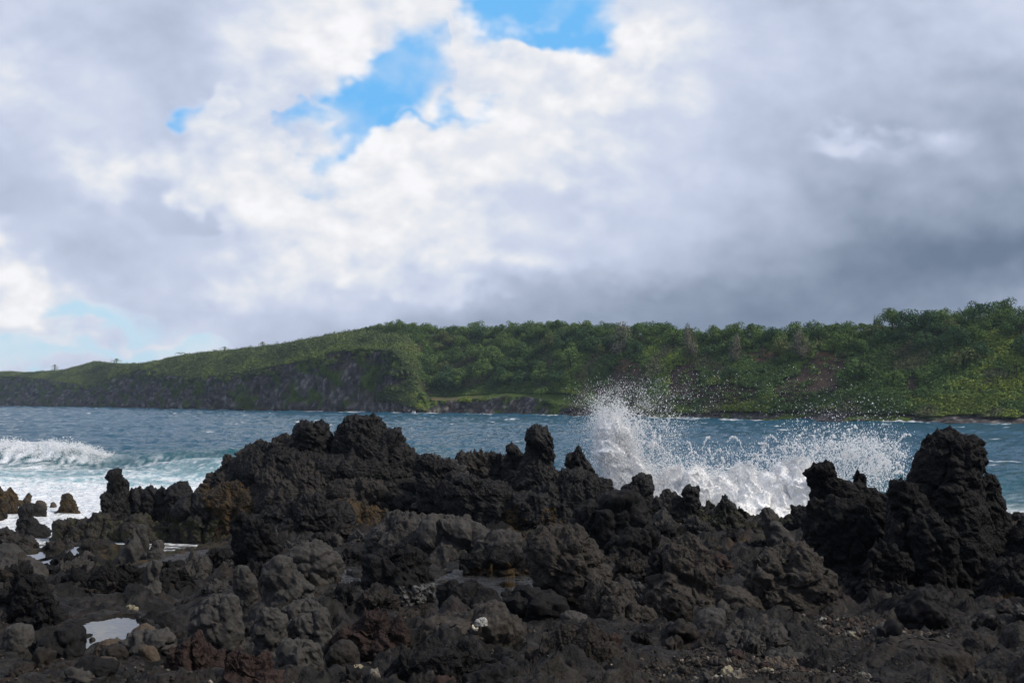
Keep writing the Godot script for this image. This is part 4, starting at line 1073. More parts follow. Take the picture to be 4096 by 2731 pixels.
	rock("lava_rock", "pale lumpy rock with a small square top below the slanting black mass", [
		[Vector3(-1.71, 1.45, -26), [Vector3(-0.5, -1.69, 1.69), Vector3(0, -1.38, 1.38), Vector3(0.5, -1.26, 1.13), Vector3(0.87, -1.01, 0.81), Vector3(1.12, -0.64, 0.5), Vector3(1.27, -0.41, -0.07)], 0.55],
		[Vector3(-0.43, 1.44, -25), [Vector3(-0.5, -0.88, 0.88), Vector3(0, -0.72, 0.72), Vector3(0.3, -0.73, 0.72), Vector3(0.72, -0.67, 0.66), Vector3(0.93, -0.24, 0.48)], 0.5]],
		0.3, 0.035, 0.16, GREY, {})
	rock("lava_rock", "dark lava step with yellow green crust behind the centre pool", [
		[Vector3(-0.53, 1.71, -22.5), [Vector3(-0.5, -1.16, 1.16), Vector3(0, -0.95, 0.95), Vector3(0.19, -0.95, 0.95), Vector3(0.39, -0.84, 0.79), Vector3(0.51, -0.57, -0.08)], 0.3]],
		0.3, 0.075, 0.14, DARK, {"algae": 0.6, "alo": -0.5, "ahi": 0.05})
	rock("lava_mound", "big brown lava mound carrying the white coral pieces", [
		[Vector3(-0.61, 2.34, -12.2), [Vector3(-0.5, -0.95, 0.95), Vector3(0, -0.77, 0.77), Vector3(0.2, -0.78, 0.77), Vector3(0.43, -0.75, 0.75), Vector3(0.63, -0.69, 0.72), Vector3(0.77, -0.52, 0.69), Vector3(0.85, -0.25, 0.57)], 0.55]],
		0.3, 0.035, 0.16, WARM, {})
	rock("lava_rock", "ridged reddish lava rock with a grooved peak near the bottom", [
		[Vector3(-1.73, 2.45, -12), [Vector3(-0.5, -0.53, 0.53), Vector3(0, -0.43, 0.43), Vector3(0.23, -0.66, 0.4), Vector3(0.42, -0.64, 0.37), Vector3(0.56, -0.57, 0.31), Vector3(0.67, -0.38, 0.02), Vector3(0.72, -0.22, -0.15)], 0.6]],
		0.3, 0.075, 0.14, RED, {})
	rock("lava_boulder", "rounded brown boulder in front of the grooved reddish rock", [
		[Vector3(-2, 2.7, -10.9), [Vector3(-0.25, -0.14, 0.14), Vector3(0, -0.12, 0.12), Vector3(0.11, -0.21, 0.17), Vector3(0.24, -0.24, 0.17), Vector3(0.35, -0.2, 0.14), Vector3(0.4, -0.12, 0.08)], 0.8]],
		0.15, 0.012, 0.12, BROWN, {})
	rock("lava_rock", "rough dark lava outcrop at the bottom edge with a pale ridge line", [
		[Vector3(-0.87, 2.76, -10.3), [Vector3(-0.5, -0.78, 0.78), Vector3(0, -0.64, 0.64), Vector3(0.17, -0.59, 0.59), Vector3(0.29, -0.52, 0.52), Vector3(0.39, -0.4, 0.39), Vector3(0.43, 0, 0.17)], 0.6]],
		0.3, 0.075, 0.14, DARK, {})
	rock("lava_outcrop", "wide rough brown lava outcrop along the bottom edge right of centre", [
		[Vector3(0.71, 2.67, -10.6), [Vector3(-0.5, -0.96, 0.96), Vector3(0, -0.79, 0.79), Vector3(0.22, -0.66, 0.66), Vector3(0.4, -0.56, 0.54), Vector3(0.52, -0.46, 0.33), Vector3(0.61, -0.23, 0.08)], 0.5]],
		0.3, 0.075, 0.14, BROWN, {})
	rock("lava_rock", "low dark boulder between the coral mound and the bottom outcrop", [
		[Vector3(-0.15, 2.89, -9.9), [Vector3(-0.5, -0.49, 0.49), Vector3(0, -0.4, 0.4), Vector3(0.18, -0.26, 0.21), Vector3(0.23, -0.12, 0.07)], 0.6]],
		0.3, 0.035, 0.16, DARK, {})
	rock("lava_rock", "huge block of pitted lava with a hollow under its right side", [
		[Vector3(5.74, 1.85, -17.2), [Vector3(-0.5, -0.71, 0.71), Vector3(0, -0.58, 0.58), Vector3(0.24, -0.82, 0.57), Vector3(0.49, -1.15, 0.47), Vector3(0.73, -1.26, 0.39), Vector3(0.98, -1.24, 0.31), Vector3(1.18, -1.15, 0.19), Vector3(1.35, -1.01, 0.01), Vector3(1.45, -0.73, -0.3)], 0.6],
		[Vector3(4.78, 1.85, -17), [Vector3(-0.5, -0.6, 0.6), Vector3(0, -0.49, 0.49), Vector3(0.48, -0.44, 0.42), Vector3(0.89, -0.39, 0.26), Vector3(1.17, -0.31, 0.02)], 0.6]],
		0.34, 0.06, 0.18, WARM, {})
	rock("lava_tower", "anvil headed lava tower in front of the spray", [
		[Vector3(8.23, 0.99, -22.5), [Vector3(-0.5, -1.12, 1.12), Vector3(0, -0.92, 0.92), Vector3(0.91, -0.9, 0.84), Vector3(1.77, -0.88, 0.75), Vector3(2.36, -0.81, 0.61), Vector3(2.63, -0.78, 0.51), Vector3(2.83, -0.78, 0.26), Vector3(3.04, -0.83, 0.07), Vector3(3.19, -0.89, -0.02), Vector3(3.35, -0.88, -0.04), Vector3(3.43, -0.76, -0.1)], 0.6],
		[Vector3(7.55, 1.28, -21.2), [Vector3(-0.5, -0.81, 0.81), Vector3(0, -0.66, 0.66), Vector3(0.96, -0.72, 0.48), Vector3(1.77, -0.71, 0.3), Vector3(2.19, -0.61, 0.16), Vector3(2.34, -0.53, -0.05)], 0.6],
		[Vector3(8.06, 1.33, -21), [Vector3(-0.5, -0.52, 0.52), Vector3(0, -0.43, 0.43), Vector3(0.95, -0.56, 0.39), Vector3(1.45, -0.65, 0.44), Vector3(1.9, -0.69, 0.43), Vector3(2.13, -0.68, 0.34), Vector3(2.23, -0.63, 0.19)], 0.6]],
		0.32, 0.075, 0.1, DARK, {})
	rock("lava_tooth", "small lava tooth in the gap between the two large towers", [
		[Vector3(9.34, 2.58, -23), [Vector3(-0.5, -0.88, 0.88), Vector3(0, -0.72, 0.72), Vector3(0.72, -0.71, 0.52), Vector3(0.99, -0.64, 0.2), Vector3(1.21, -0.66, -0.09), Vector3(1.48, -0.63, -0.17), Vector3(1.59, -0.55, -0.26)], 0.6]],
		0.3, 0.075, 0.14, DARK, {})
	rock("lava_tower", "largest lava tower, with a square light topped head leaning out over the sea", [
		[Vector3(9.77, 1.41, -20), [Vector3(-0.5, -1.41, 1.41), Vector3(0, -1.16, 1.16), Vector3(0.47, -1.14, 1.08), Vector3(1.24, -1.22, 0.91), Vector3(1.9, -1.29, 0.79), Vector3(2.38, -1.28, 0.66), Vector3(2.63, -1.16, 0.62), Vector3(2.87, -0.93, 0.68), Vector3(3.01, -0.85, 0.8), Vector3(3.23, -0.79, 0.82), Vector3(3.45, -0.74, 0.82), Vector3(3.62, -0.64, 0.71), Vector3(3.74, -0.56, 0.54), Vector3(3.81, -0.44, 0.27)], 0.7],
		[Vector3(8.44, 2.68, -19.2), [Vector3(-0.5, -0.74, 0.74), Vector3(0, -0.6, 0.6), Vector3(0.73, -0.4, 0.53), Vector3(1.19, -0.31, 0.46), Vector3(1.41, -0.32, 0.31), Vector3(1.51, -0.26, 0.19)], 0.6],
		[Vector3(8.83, 2.35, -18.6), [Vector3(-0.5, -0.44, 0.44), Vector3(0, -0.36, 0.36), Vector3(0.44, -0.53, 0.37), Vector3(0.93, -0.6, 0.3), Vector3(1.2, -0.55, 0.13), Vector3(1.29, -0.41, -0.14)], 0.6]],
		0.32, 0.08, 0.1, DARK, {})
	rock("lava_buttress", "black lava buttress stepping down from the largest tower to the picture edge", [
		[Vector3(11.52, 1.18, -21), [Vector3(-0.5, -1.05, 1.05), Vector3(0, -0.86, 0.86), Vector3(0.8, -0.93, 0.54), Vector3(1.6, -0.91, 0.37), Vector3(2.1, -0.89, 0.23), Vector3(2.35, -0.88, 0.19), Vector3(2.66, -0.85, 0), Vector3(2.93, -0.66, -0.04), Vector3(3.02, -0.43, -0.08)], 0.7],
		[Vector3(11.42, 1.89, -19.5), [Vector3(-0.5, -1.26, 1.26), Vector3(0, -1.03, 1.03), Vector3(0.65, -0.92, 0.87), Vector3(1.21, -0.71, 0.62), Vector3(1.44, -0.56, 0.34)], 0.6]],
		0.32, 0.08, 0.1, DARK, {})
	rock("lava_mass", "shaded lava mass at the right picture edge with an ochre hollow below", [
		[Vector3(9.95, 1.16, -17.5), [Vector3(-0.5, -1.64, 1.64), Vector3(0, -1.34, 1.34), Vector3(0.66, -1.15, 1.2), Vector3(1.07, -1.05, 1.05), Vector3(1.41, -0.83, 0.82), Vector3(1.66, -0.7, 0.57)], 0.5]],
		0.32, 0.08, 0.1, DARK, {"algae": 0.7, "alo": -0.4, "ahi": 0.9})
	rock("lava_block", "beak shaped lava block wedged under the largest tower", [
		[Vector3(7.89, 2.38, -18.4), [Vector3(-0.5, -0.26, 0.26), Vector3(0, -0.21, 0.21), Vector3(0.22, -0.38, 0.31), Vector3(0.44, -0.45, 0.26), Vector3(0.58, -0.45, 0.07), Vector3(0.67, -0.37, -0.11)], 0.6]],
		0.3, 0.075, 0.14, DARK, {})
	rock("lava_slab", "narrow upright slab of lava beside the beak shaped block", [
		[Vector3(7.2, 1.92, -18.2), [Vector3(-0.5, -0.35, 0.35), Vector3(0, -0.28, 0.28), Vector3(0.37, -0.19, 0.23), Vector3(0.67, -0.12, 0.23), Vector3(0.93, -0.04, 0.26), Vector3(1.04, 0.07, 0.23)], 0.6]],
		0.3, 0.075, 0.14, DARK, {})
	rock("lava_boulder", "large round grey boulder below the largest tower", [
		[Vector3(7.11, 1.84, -15.6), [Vector3(-0.5, -0.32, 0.32), Vector3(0, -0.26, 0.26), Vector3(0.24, -0.4, 0.42), Vector3(0.46, -0.44, 0.44), Vector3(0.65, -0.39, 0.4), Vector3(0.81, -0.27, 0.32), Vector3(0.88, -0.1, 0.22)], 0.85]],
		0.3, 0.035, 0.16, DARK, {})
	rock("lava_rock", "upright ridged rock with whitish stripes near the right edge", [
		[Vector3(7.56, 2.12, -14), [Vector3(-0.5, -0.42, 0.42), Vector3(0, -0.34, 0.34), Vector3(0.23, -0.37, 0.24), Vector3(0.4, -0.41, 0.09), Vector3(0.47, -0.36, -0.02)], 0.6]],
		0.3, 0.075, 0.14, DARK, {"salt": 0.5, "alo": -1.0, "ahi": 0.0})
	rock("lava_rock", "low dark lava hump beside the patch of loose stones", [
		[Vector3(4.7, 2.16, -14), [Vector3(-0.5, -0.45, 0.45), Vector3(0, -0.37, 0.37), Vector3(0.16, -0.5, 0.37), Vector3(0.3, -0.43, 0.28), Vector3(0.36, -0.29, 0.04)], 0.6]],
		0.3, 0.035, 0.16, DARK, {})
	rock("lava_mound", "wide brown lava mound at the bottom right edge", [
		[Vector3(4.96, 2.58, -10.8), [Vector3(-0.5, -1.29, 1.29), Vector3(0, -1.06, 1.06), Vector3(0.2, -0.74, 0.76), Vector3(0.32, -0.48, 0.5), Vector3(0.37, -0.3, 0.24)], 0.5]],
		0.3, 0.035, 0.16, BROWN, {})
	rock("lava_mound", "dark rough mound in the bottom right corner", [
		[Vector3(6.38, 2.22, -12.4), [Vector3(-0.5, -1.09, 1.09), Vector3(0, -0.89, 0.89), Vector3(0.26, -0.76, 0.49), Vector3(0.4, -0.7, 0.13), Vector3(0.48, -0.52, -0.16)], 0.5]],
		0.3, 0.075, 0.14, DARK, {})
	rock("lava_rock", "low grey lava lump at the bottom, left of the mound of the right edge", [
		[Vector3(3.56, 2.4, -11.8), [Vector3(-0.5, -0.45, 0.45), Vector3(0, -0.37, 0.37), Vector3(0.19, -0.25, 0.32), Vector3(0.33, -0.19, 0.26), Vector3(0.4, -0.08, 0.12)], 0.6]],
		0.3, 0.035, 0.16, GREY, {})

# ------------------------------------------------------------------ loose stones
# the landmark that a small rock lies by
func by_what(x: float, d: float) -> String:
	var marks := [
		["beside the calm pool", -6.3, 13.3], ["round the pale grey boulder", -4.2, 12.6], ["among the reddish rocks at the bottom edge", -2.6, 10.6], ["round the coral mound", -0.5, 12.2],
		["before the tilted brown block", 1.1, 16.5], ["round the rubbly black pyramid", 3.4, 16.0], ["round the huge pitted block", 5.6, 17.0], ["under the lava towers", 8.5, 17.5],
		["in the bottom right corner", 6.5, 12.0], ["at the wide outcrop on the bottom edge", 1.0, 10.6], ["by the centre pool", 0.0, 22.0], ["below the slanting black mass", -1.5, 28.0],
		["before the two faced spire", -6.5, 22.0], ["before the great dome", -5.5, 32.0], ["behind the smooth edged black boulder", 5.0, 33.0], ["on the bank in front of the splash", 10.0, 31.0],
		["by the stubby grey spire", -13.0, 29.0], ["on the mound at the picture edge", -15.5, 25.0], ["behind the calm pool", -8.5, 19.0]]
	var best := 1e9
	var said := ""
	for m in marks:
		var e := Vector2(x - m[1], d - m[2]).length() / (4.0 + 0.12 * d)
		if e < best:
			best = e
			said = m[0]
	return said

func stone_mesh(s: int, sq: float, cell: float, m: Material, col: Color) -> ArrayMesh:
	begin()
	var rows := []
	for i in 6:
		var a := -1.2 + 2.2 * i / 5.0
		rows.append(Vector3(sq * sin(a), -cos(a), cos(a)))
	add_lobe(Vector3(0, 0.2 * sq, 0), rows, 0.8, cell, 0.10, 0.35, col, {}, 0.22, s * 11.3)
	return finish(m)

func plain_stone_material() -> StandardMaterial3D:
	var m: StandardMaterial3D = rock_mat.duplicate()
	m.heightmap_scale = 1.0
	return m

func rest_on(label: String, x: float, z: float) -> float:
	var best := 1e9
	var y := 0.0
	for v in kept[label]:
		var e := Vector2(v.x - x, v.z - z).length_squared()
		if e < 0.02 and v.y > y - 0.02 or e < best and best > 0.02:
			best = minf(best, e)
			y = v.y
	return y

func make_stones():
	var m := plain_stone_material()
	var kinds := []
	var shades := [DARK, BROWN, GREY, RED, BROWN, TAN]
	for i in 6:
		kinds.append(stone_mesh(i, [0.7, 0.55, 0.8, 0.6, 0.75, 0.5][i], 0.9, m, shades[i]))
	var peb := []
	for i in 6:
		peb.append(stone_mesh(20 + i, [0.7, 0.55, 0.8, 0.6, 0.75, 0.5][i], 0.9, m, [Color(0.09, 0.08, 0.07), Color(0.06, 0.055, 0.05), Color(0.13, 0.105, 0.085), Color(0.045, 0.042, 0.04), Color(0.085, 0.062, 0.052), Color(0.26, 0.235, 0.20)][i]))
	# rounded stones that lie in the two gravel patches
	var n := 0
	for q in [[5.6, -14.2, 0.8, 1.35, 130, "small rounded stone in the gravel patch below the lava towers", "stones in the gravel patch below the towers"], [2.7, -10.7, 1.0, 0.75, 60, "small rounded stone in the gravel at the bottom edge", "stones in the gravel at the bottom edge"]]:
		for i in q[4]:
			var a := rng.randf() * TAU
			var r := sqrt(rng.randf())
			var x: float = q[0] + cos(a) * r * q[2]
			var z: float = q[1] + sin(a) * r * q[3]
			var s := rng.randf_range(0.03, 0.085)
			var o := obj("beach_pebble", peb[rng.randi() % 5 if rng.randf() < 0.94 else 5])
			o.position = Vector3(x, ground_y(x, z) + s * 0.15, z)
			o.rotation = Vector3(rng.randf_range(-0.3, 0.3), rng.randf() * TAU, rng.randf_range(-0.3, 0.3))
			o.scale = Vector3.ONE * s
			tag(o, q[5], "pebble", q[6])
	# pale stones here and there
	for q in [
		[2.46, -10.42, 0.075, 0, "largest cream stone in the gravel at the bottom edge"],
		[2.26, -9.96, 0.050, 2, "white pebble below the largest cream stone in the bottom gravel"],
		[2.13, -10.48, 0.050, 1, "pale grey stone at the tip of the gravel along the bottom edge"],
		[2.42, -9.74, 0.090, 1, "flat pale slab at the bottom edge right of the gravel"],
		[5.11, -13.56, 0.070, 0, "cream stone in the middle of the gravel below the lava towers"],
		[5.27, -15.26, 0.050, 2, "white chip at the top of the gravel below the lava towers"],
		[2.93, -10.42, 0.060, 0, "yellowish cream stone left of the low grey lump"],
		[3.87, -9.94, 0.070, 1, "pale flat stone below the low dark hump"],
		[3.46, -10.42, 0.040, 2, "small white pebble right of the low grey lump"],
		[2.88, -15.38, 0.035, 2, "tiny white pebble under the slanting slab"],
		[1.55, -13.28, 0.045, 2, "tiny white pebble before the rubbly pyramid"],
		[-6.30, -14.94, 0.070, 0, "cream stone below the slim lava spike"],
		[-1.54, -10.20, 0.080, 1, "pale stone at the foot of the rounded brown boulder"],
		[-1.79, -10.48, 0.060, 0, "yellowish stone beside the rounded brown boulder"],
		[3.56, -13.14, 0.090, 1, "tan grey stone right of the rounded pale boulder"]
	]:
		var h := ground_y(q[0], q[1])
		var o := obj("pale_stone", stone_mesh(40 + int(q[2] * 900.0), 0.6, 0.9, m, [CREAM, Color(0.22, 0.20, 0.17), Color(0.42, 0.40, 0.36)][q[3]]))
		o.scale = Vector3(q[2] * 1.3, q[2], q[2])
		o.position = Vector3(q[0], h + q[2] * 0.2, q[1])
		o.rotation.y = q[0] * 3.0
		tag(o, q[4], "stone")
	# rubble of lava all over the shore
	for i in 240:
		var d := lerpf(9.0, 32.0, pow(rng.randf(), 1.3))
		var x := rng.randf_range(-0.60, 0.60) * d
		var h := ground_y(x, -d)
		var hid := false
		for q in feet:
			if absf(x - q[0]) < q[2] * 0.8 and -d < q[1] + q[3] + 0.7 and -d > q[1] - q[3]:
				hid = true
		if h < 0.5 or hid:
			continue
		var s := rng.randf_range(0.05, 0.17) * (0.8 + d * 0.035)
		if rng.randf() < 0.08:
			s *= 1.35
		var shade := rng.randi() % 5
		var o := obj("lava_stone", kinds[shade])
		var said: String = ["black", "brown", "grey", "reddish", "brown"][shade] + " loose stone lying " + by_what(x, d)
		o.position = Vector3(x, h + 0.02, -d)
		o.rotation = Vector3(rng.randf_range(-0.4, 0.4), rng.randf() * TAU, rng.randf_range(-0.4, 0.4))
		o.scale = Vector3(s, s * rng.randf_range(0.7, 1.2), s * rng.randf_range(0.8, 1.3))
		tag(o, said, "stone", said.replace("stone", "stones"))
	# craggy outcrops that fill the ground between the large rocks
	var crags := []
	for i in 7:
		begin()
		var rows := []
		for k in 6:
			var a := -0.9 + 2.0 * k / 5.0
			rows.append(Vector3(0.85 * sin(a), -cos(a) + 0.25 * sin(i + k * 0.7), cos(a) + 0.25 * sin(i * 2.0 + k)))
		add_lobe(Vector3(0, 0, 0), rows, 0.85, 0.42, 0.17, 0.30, [DARK, BROWN, GREY, DARK, BROWN, DARK, BROWN][i], {}, 0.045, i * 9.1)
		crags.append(finish(rock_mat))
	for i in 400:
		var d := lerpf(9.0, 41.0, pow(rng.randf(), 0.8))
		var x := rng.randf_range(-0.62, 0.62) * d
		var h := ground_y(x, -d)
		var wet := false
		for q in pools:
			if Vector2((x - q[0]) / q[2], (-d - q[1]) / (q[3] + 0.6)).length() < 1.5:
				wet = true
		var s := rng.randf_range(0.16, 0.42) * (0.7 + d * 0.028)
		for q in feet:
			var dx := absf(x - q[0])
			if d < 19.0 and dx < q[2] * 0.95 + s * 0.6 and -d < q[1] + q[3] + 1.6 + s and -d > q[1] - q[3]:
				wet = true
		if d > 28.5 and x < -0.27 * d:
			wet = true
		if h < 0.1 or wet or Vector2((x - 5.6) / 1.1, (-d + 14.2) / 1.9).length() < 1.2 or Vector2((x - 2.7) / 1.2, (-d + 10.6) / 1.2).length() < 1.1:
			continue
		var shade := rng.randi() % 7
		var o := obj("lava_crag", crags[shade])
		var said: String = ["black", "brown", "grey", "black", "brown", "black", "brown"][shade] + (" large" if s > 0.42 else " small") + " jagged lava crag " + by_what(x, d)
		o.position = Vector3(x, h - 0.2 * s, -d)
		o.rotation = Vector3(rng.randf_range(-0.35, 0.35), rng.randf() * TAU, rng.randf_range(-0.35, 0.35))
		o.scale = Vector3(s * rng.randf_range(0.9, 1.5), s * rng.randf_range(0.7, 1.2), s)
		tag(o, said, "rock", said.replace("crag", "crags"))
	# fine gravel between them
	var mm := MultiMesh.new()
	mm.transform_format = MultiMesh.TRANSFORM_3D
	mm.use_colors = true
	var fine := MultiMeshInstance3D.new()
	var gm := m.duplicate()
	begin()
	var rows := []
	for i in 4:
		var a := -1.0 + 1.9 * i / 3.0
		rows.append(Vector3(0.7 * sin(a), -cos(a), cos(a)))
	add_lobe(Vector3.ZERO, rows, 0.8, 1.2, 0.1, 0.3, Color(0.09, 0.08, 0.072), {}, 0.5, 4.0)
	mm.mesh = finish(gm)
	mm.instance_count = 5200
	for i in 5200:
		var a := rng.randf() * TAU
		var r := sqrt(rng.randf()) * 1.15
		var x := 5.6 + cos(a) * r * 1.0
		var z := -14.2 + sin(a) * r * 1.7
		if i % 3 == 0:
			x = 2.7 + cos(a) * r * 1.2
			z = -10.7 + sin(a) * r * 0.9
		elif i % 3 == 1:
			var d := rng.randf_range(9.2, 15.0)
			x = rng.randf_range(-0.58, 0.58) * d
			z = -d
		var s := rng.randf_range(0.010, 0.028)
		mm.set_instance_transform(i, Transform3D(Basis(Vector3(rng.randf(), rng.randf(), rng.randf()).normalized(), rng.randf() * TAU).scaled(Vector3.ONE * s), Vector3(x, ground_y(x, z) + s * 0.3, z)))
		var g := rng.randf_range(0.5, 1.4)
		if rng.randf() < 0.04:
			g *= 4.0
		mm.set_instance_color(i, Color(g, g * 0.97, g * 0.93))
	fine.multimesh = mm
	fine.name = "gravel"
	add_child(fine)
	tag(fine, "fine dark gravel strewn between the near lava rocks", "gravel", "", "stuff")
	# things that lie on the coral mound
	var mound := "big brown lava mound carrying the white coral pieces"
	var white := stone_material(0.8, 0.3, rock_mat.albedo_texture, rock_mat.heightmap_texture)
	begin()
	add_lobe(Vector3(0, 0, 0), [Vector3(-0.02, -0.085, 0.08), Vector3(0.02, -0.085, 0.08), Vector3(0.05, -0.065, 0.07), Vector3(0.075, -0.015, 0.045)], 0.6, 0.04, 0.006, 0.12, Color(0.52, 0.51, 0.49), {}, 0.012, 2.0)
	var o := obj("coral_piece", finish(white))
	o.position = Vector3(-0.40, rest_on(mound, -0.40, -11.75), -11.75)
	tag(o, "largest white coral lump lying on the brown lava mound", "coral")
	for k in 2:
		begin()
		var up := []
		for i in 7:
			var t := i / 6.0
			var w := 0.017 + 0.008 * absf(t - 0.5) * 2.0
			up.append(Vector3(0.13 * t * (1.0 - 0.4 * k), 0.03 * sin(t * 2.6) - w, 0.03 * sin(t * 2.6) + w))
		add_lobe(Vector3(0, 0, 0), up, 0.9, 0.04, 0.004, 0.1, Color(0.66, 0.60, 0.50), {}, 0.008, 3.0 + k)
		o = obj("coral_piece", finish(white))
		var x := -0.585 + 0.075 * k
		o.position = Vector3(x, rest_on(mound, x, -11.7) + 0.02, -11.7)
		o.rotation = Vector3(0, 0.5 - k, -1.25 - 0.5 * k)
		tag(o, ["thick white coral stub beside the bent coral finger on the lava mound", "bent white coral finger on the lava mound"][k], "coral")
	for k in 3:
		o = obj("tan_stone", stone_mesh(30 + k, 0.6, 0.9, m, [Color(0.17, 0.12, 0.075), Color(0.12, 0.09, 0.07), Color(0.14, 0.11, 0.09)][k]))
		var x: float = [-0.43, -0.40, -0.355][k]
		var z: float = [-11.28, -11.42, -11.38][k]
		o.scale = Vector3.ONE * [0.085, 0.055, 0.06][k]
		o.position = Vector3(x, rest_on(mound, x, z) + 0.02, z)
		tag(o, ["largest tan stone of the three on the front of the coral mound", "small upright tan stone behind the largest of three on the coral mound", "rounded tan stone right beside the upright one on the coral mound"][k], "stone")

# ------------------------------------------------------------------ the far headland
var hp := PackedVector3Array()
var hu := PackedFloat32Array()
const HN := 820
const HV := 58

func coast_at(f: float, k: int) -> Vector3:
	var i := clampi(int(f), 0, coast.size() - 2)
	var t := clampf(f - i, 0, 1)
	var a: Vector3 = coast[maxi(i - 1, 0)][k]
	var b: Vector3 = coast[i][k]
	var c: Vector3 = coast[i + 1][k]
	var d: Vector3 = coast[mini(i + 2, coast.size() - 1)][k]
	return b.lerp(c, t).lerp(b.cubic_interpolate(c, a, d, t), 0.5)

func bare_soil(u: float, y: float) -> float:
	# landslip scars: place along the coast, height, half length, half height
	var s := 0.0
	for q in [[1440.0, 15.0, 46.0, 9.0], [1395.0, 8.0, 40.0, 5.0], [1570.0, 12.0, 40.0, 9.0], [1752.0, 21.5, 34.0, 3.5], [1890.0, 15.0, 60.0, 8.0], [1820.0, 9.0, 50.0, 5.0], [1660.0, 8.0, 90.0, 4.0], [2090.0, 10.0, 20.0, 5.0]]:
		var e := Vector2((u - q[0]) / q[2], (y - q[1]) / q[3]).length()
		s = maxf(s, 1.3 - e)
	return s

func make_headland():
	begin()
	var p := PackedVector3Array()
	var c := PackedColorArray()
	p.resize(HN * HV)
	c.resize(HN * HV)
	hu.resize(HN)
	for i in HN:
		# columns closer together where the shore is nearer
		var s := i / float(HN - 1)
		var f := (coast.size() - 1) * s
		var b := coast_at(f, 0)
		var b2 := coast_at(f + 0.05, 0)
		var b1 := coast_at(f - 0.05, 0)
		var outw := (b2 - b1).cross(Vector3.UP)
		outw.y = 0.0
		outw = outw.normalized()
		if outw.dot(b) > 0.0:
			outw = -outw
		var cv := [b, coast_at(f, 1), coast_at(f, 2), coast_at(f, 3), coast_at(f, 4)]
		var ix := int(clampf(f, 0, coast.size() - 1.001))
		hu[i] = lerpf(coast_u[ix], coast_u[ix + 1], f - ix)
		for j in HV:
			var v: Vector3
			var t := 0.0
			var zone := 0
			if j == 0:
				v = b + outw * 2.0 + Vector3(0, -2.5, 0)
			elif j <= 22:
				t = (j - 1) / 21.0
				v = cv[0].lerp(cv[1], t)
				v += outw * 1.2 * sin(t * PI) * 0.0
			elif j <= 32:
				zone = 1
				t = (j - 22) / 10.0
				v = cv[1].lerp(cv[2], t)
			elif j <= 50:
				zone = 2
				t = (j - 32) / 18.0
				v = cv[2].lerp(cv[3], t)
				v.y += 1.5 * sin(t * PI)
			else:
				zone = 3
				t = (j - 50) / 7.0
				v = cv[3].lerp(cv[4], t)
			var lo := nb.get_noise_3d(v.x * 0.035, v.y * 0.03, v.z * 0.035)
			var md := nr.get_noise_3d(v.x * 0.10, v.y * 0.035, v.z * 0.10)
			var hi := clump(v.x * 0.32, v.y * 0.2, v.z * 0.32)
			var fine := nb.get_noise_3d(v.x * 0.5, v.y * 0.22, v.z * 0.5)
			var col: Color
			if zone == 0:
				var big := smoothstep(4.0, 16.0, cv[1].y)
				v += outw * ((2.6 * lo + 2.6 * md + 2.2 * block(v.x * 0.16, v.y * 0.13, v.z * 0.16)) * lerpf(0.35, 1.0, big) + 1.3 * hi + 0.5 * fine) * smoothstep(0.0, 0.08, t) * smoothstep(1.06, 0.9, t)
				col = Color(0.078, 0.071, 0.070).lerp(Color(0.29, 0.262, 0.250), smoothstep(0.0, 0.65, 1.2 * fine + 0.7 * nb.get_noise_3d(v.x * 0.2, v.y * 0.03, v.z * 0.2)))
				col = col.lerp(Color(0.095, 0.074, 0.058), smoothstep(0.1, 0.4, nb.get_noise_3d(v.x * 0.06, 8.0 + v.y * 0.05, v.z * 0.06)) * 0.7)
				col = col * (0.75 + 0.6 * smoothstep(-0.3, 0.3, nr.get_noise_3d(v.x * 0.3, v.y * 0.05, v.z * 0.3)))
				var g := nb.get_noise_3d(v.x * 0.05 + 9.0, v.y * 0.09, v.z * 0.05) + 0.35 * fine
				if g > 0.22 - 0.14 * t:
					col = Color(0.095, 0.145, 0.026) * (1.0 + 0.6 * fine)
			else:
				v += outw * 0.8 * lo + Vector3(0, 0.9 * lo, 0)
				col = Color(0.040, 0.066, 0.022).lerp(Color(0.080, 0.092, 0.036), smoothstep(-0.2, 0.4, lo + 0.4 * fine))
				var so := bare_soil(hu[i], v.y) + 0.3 * fine + 0.25 * lo
				if so > 0.35:
					col = Color(0.085, 0.064, 0.052).lerp(Color(0.19, 0.105, 0.06), smoothstep(0.2, 0.5, hi + 0.3) * (1.0 if v.y > 18.0 else 0.25)) * (1.0 + 0.5 * fine)
				if zone == 1 and hu[i] > 992.0 and hu[i] < 1330.0:
					col = Color(0.085, 0.135, 0.022).lerp(Color(0.20, 0.16, 0.09), smoothstep(1160.0, 1020.0, hu[i]) * smoothstep(0.9, 0.2, t + fine * 0.4))
			p[j * HN + i] = v
			c[j * HN + i] = col
	hp = p
	add_grid(p, c, HN, HV, false, true)
	var m := StandardMaterial3D.new()
	m.vertex_color_use_as_albedo = true
	m.albedo_texture = rock_mat.albedo_texture
	m.heightmap_enabled = true
	m.heightmap_texture = rock_mat.heightmap_texture
	m.heightmap_scale = 60.0
	m.uv1_triplanar = true
	m.uv1_world_triplanar = true
	m.uv1_scale = Vector3(0.04, 0.025, 0.04)
	m.roughness = 0.9
	m.metallic_specular = 0.3
	tag(obj("headland_cliffs", finish(m)), "", "", "", "structure")
	make_undergrowth()
	make_trees()

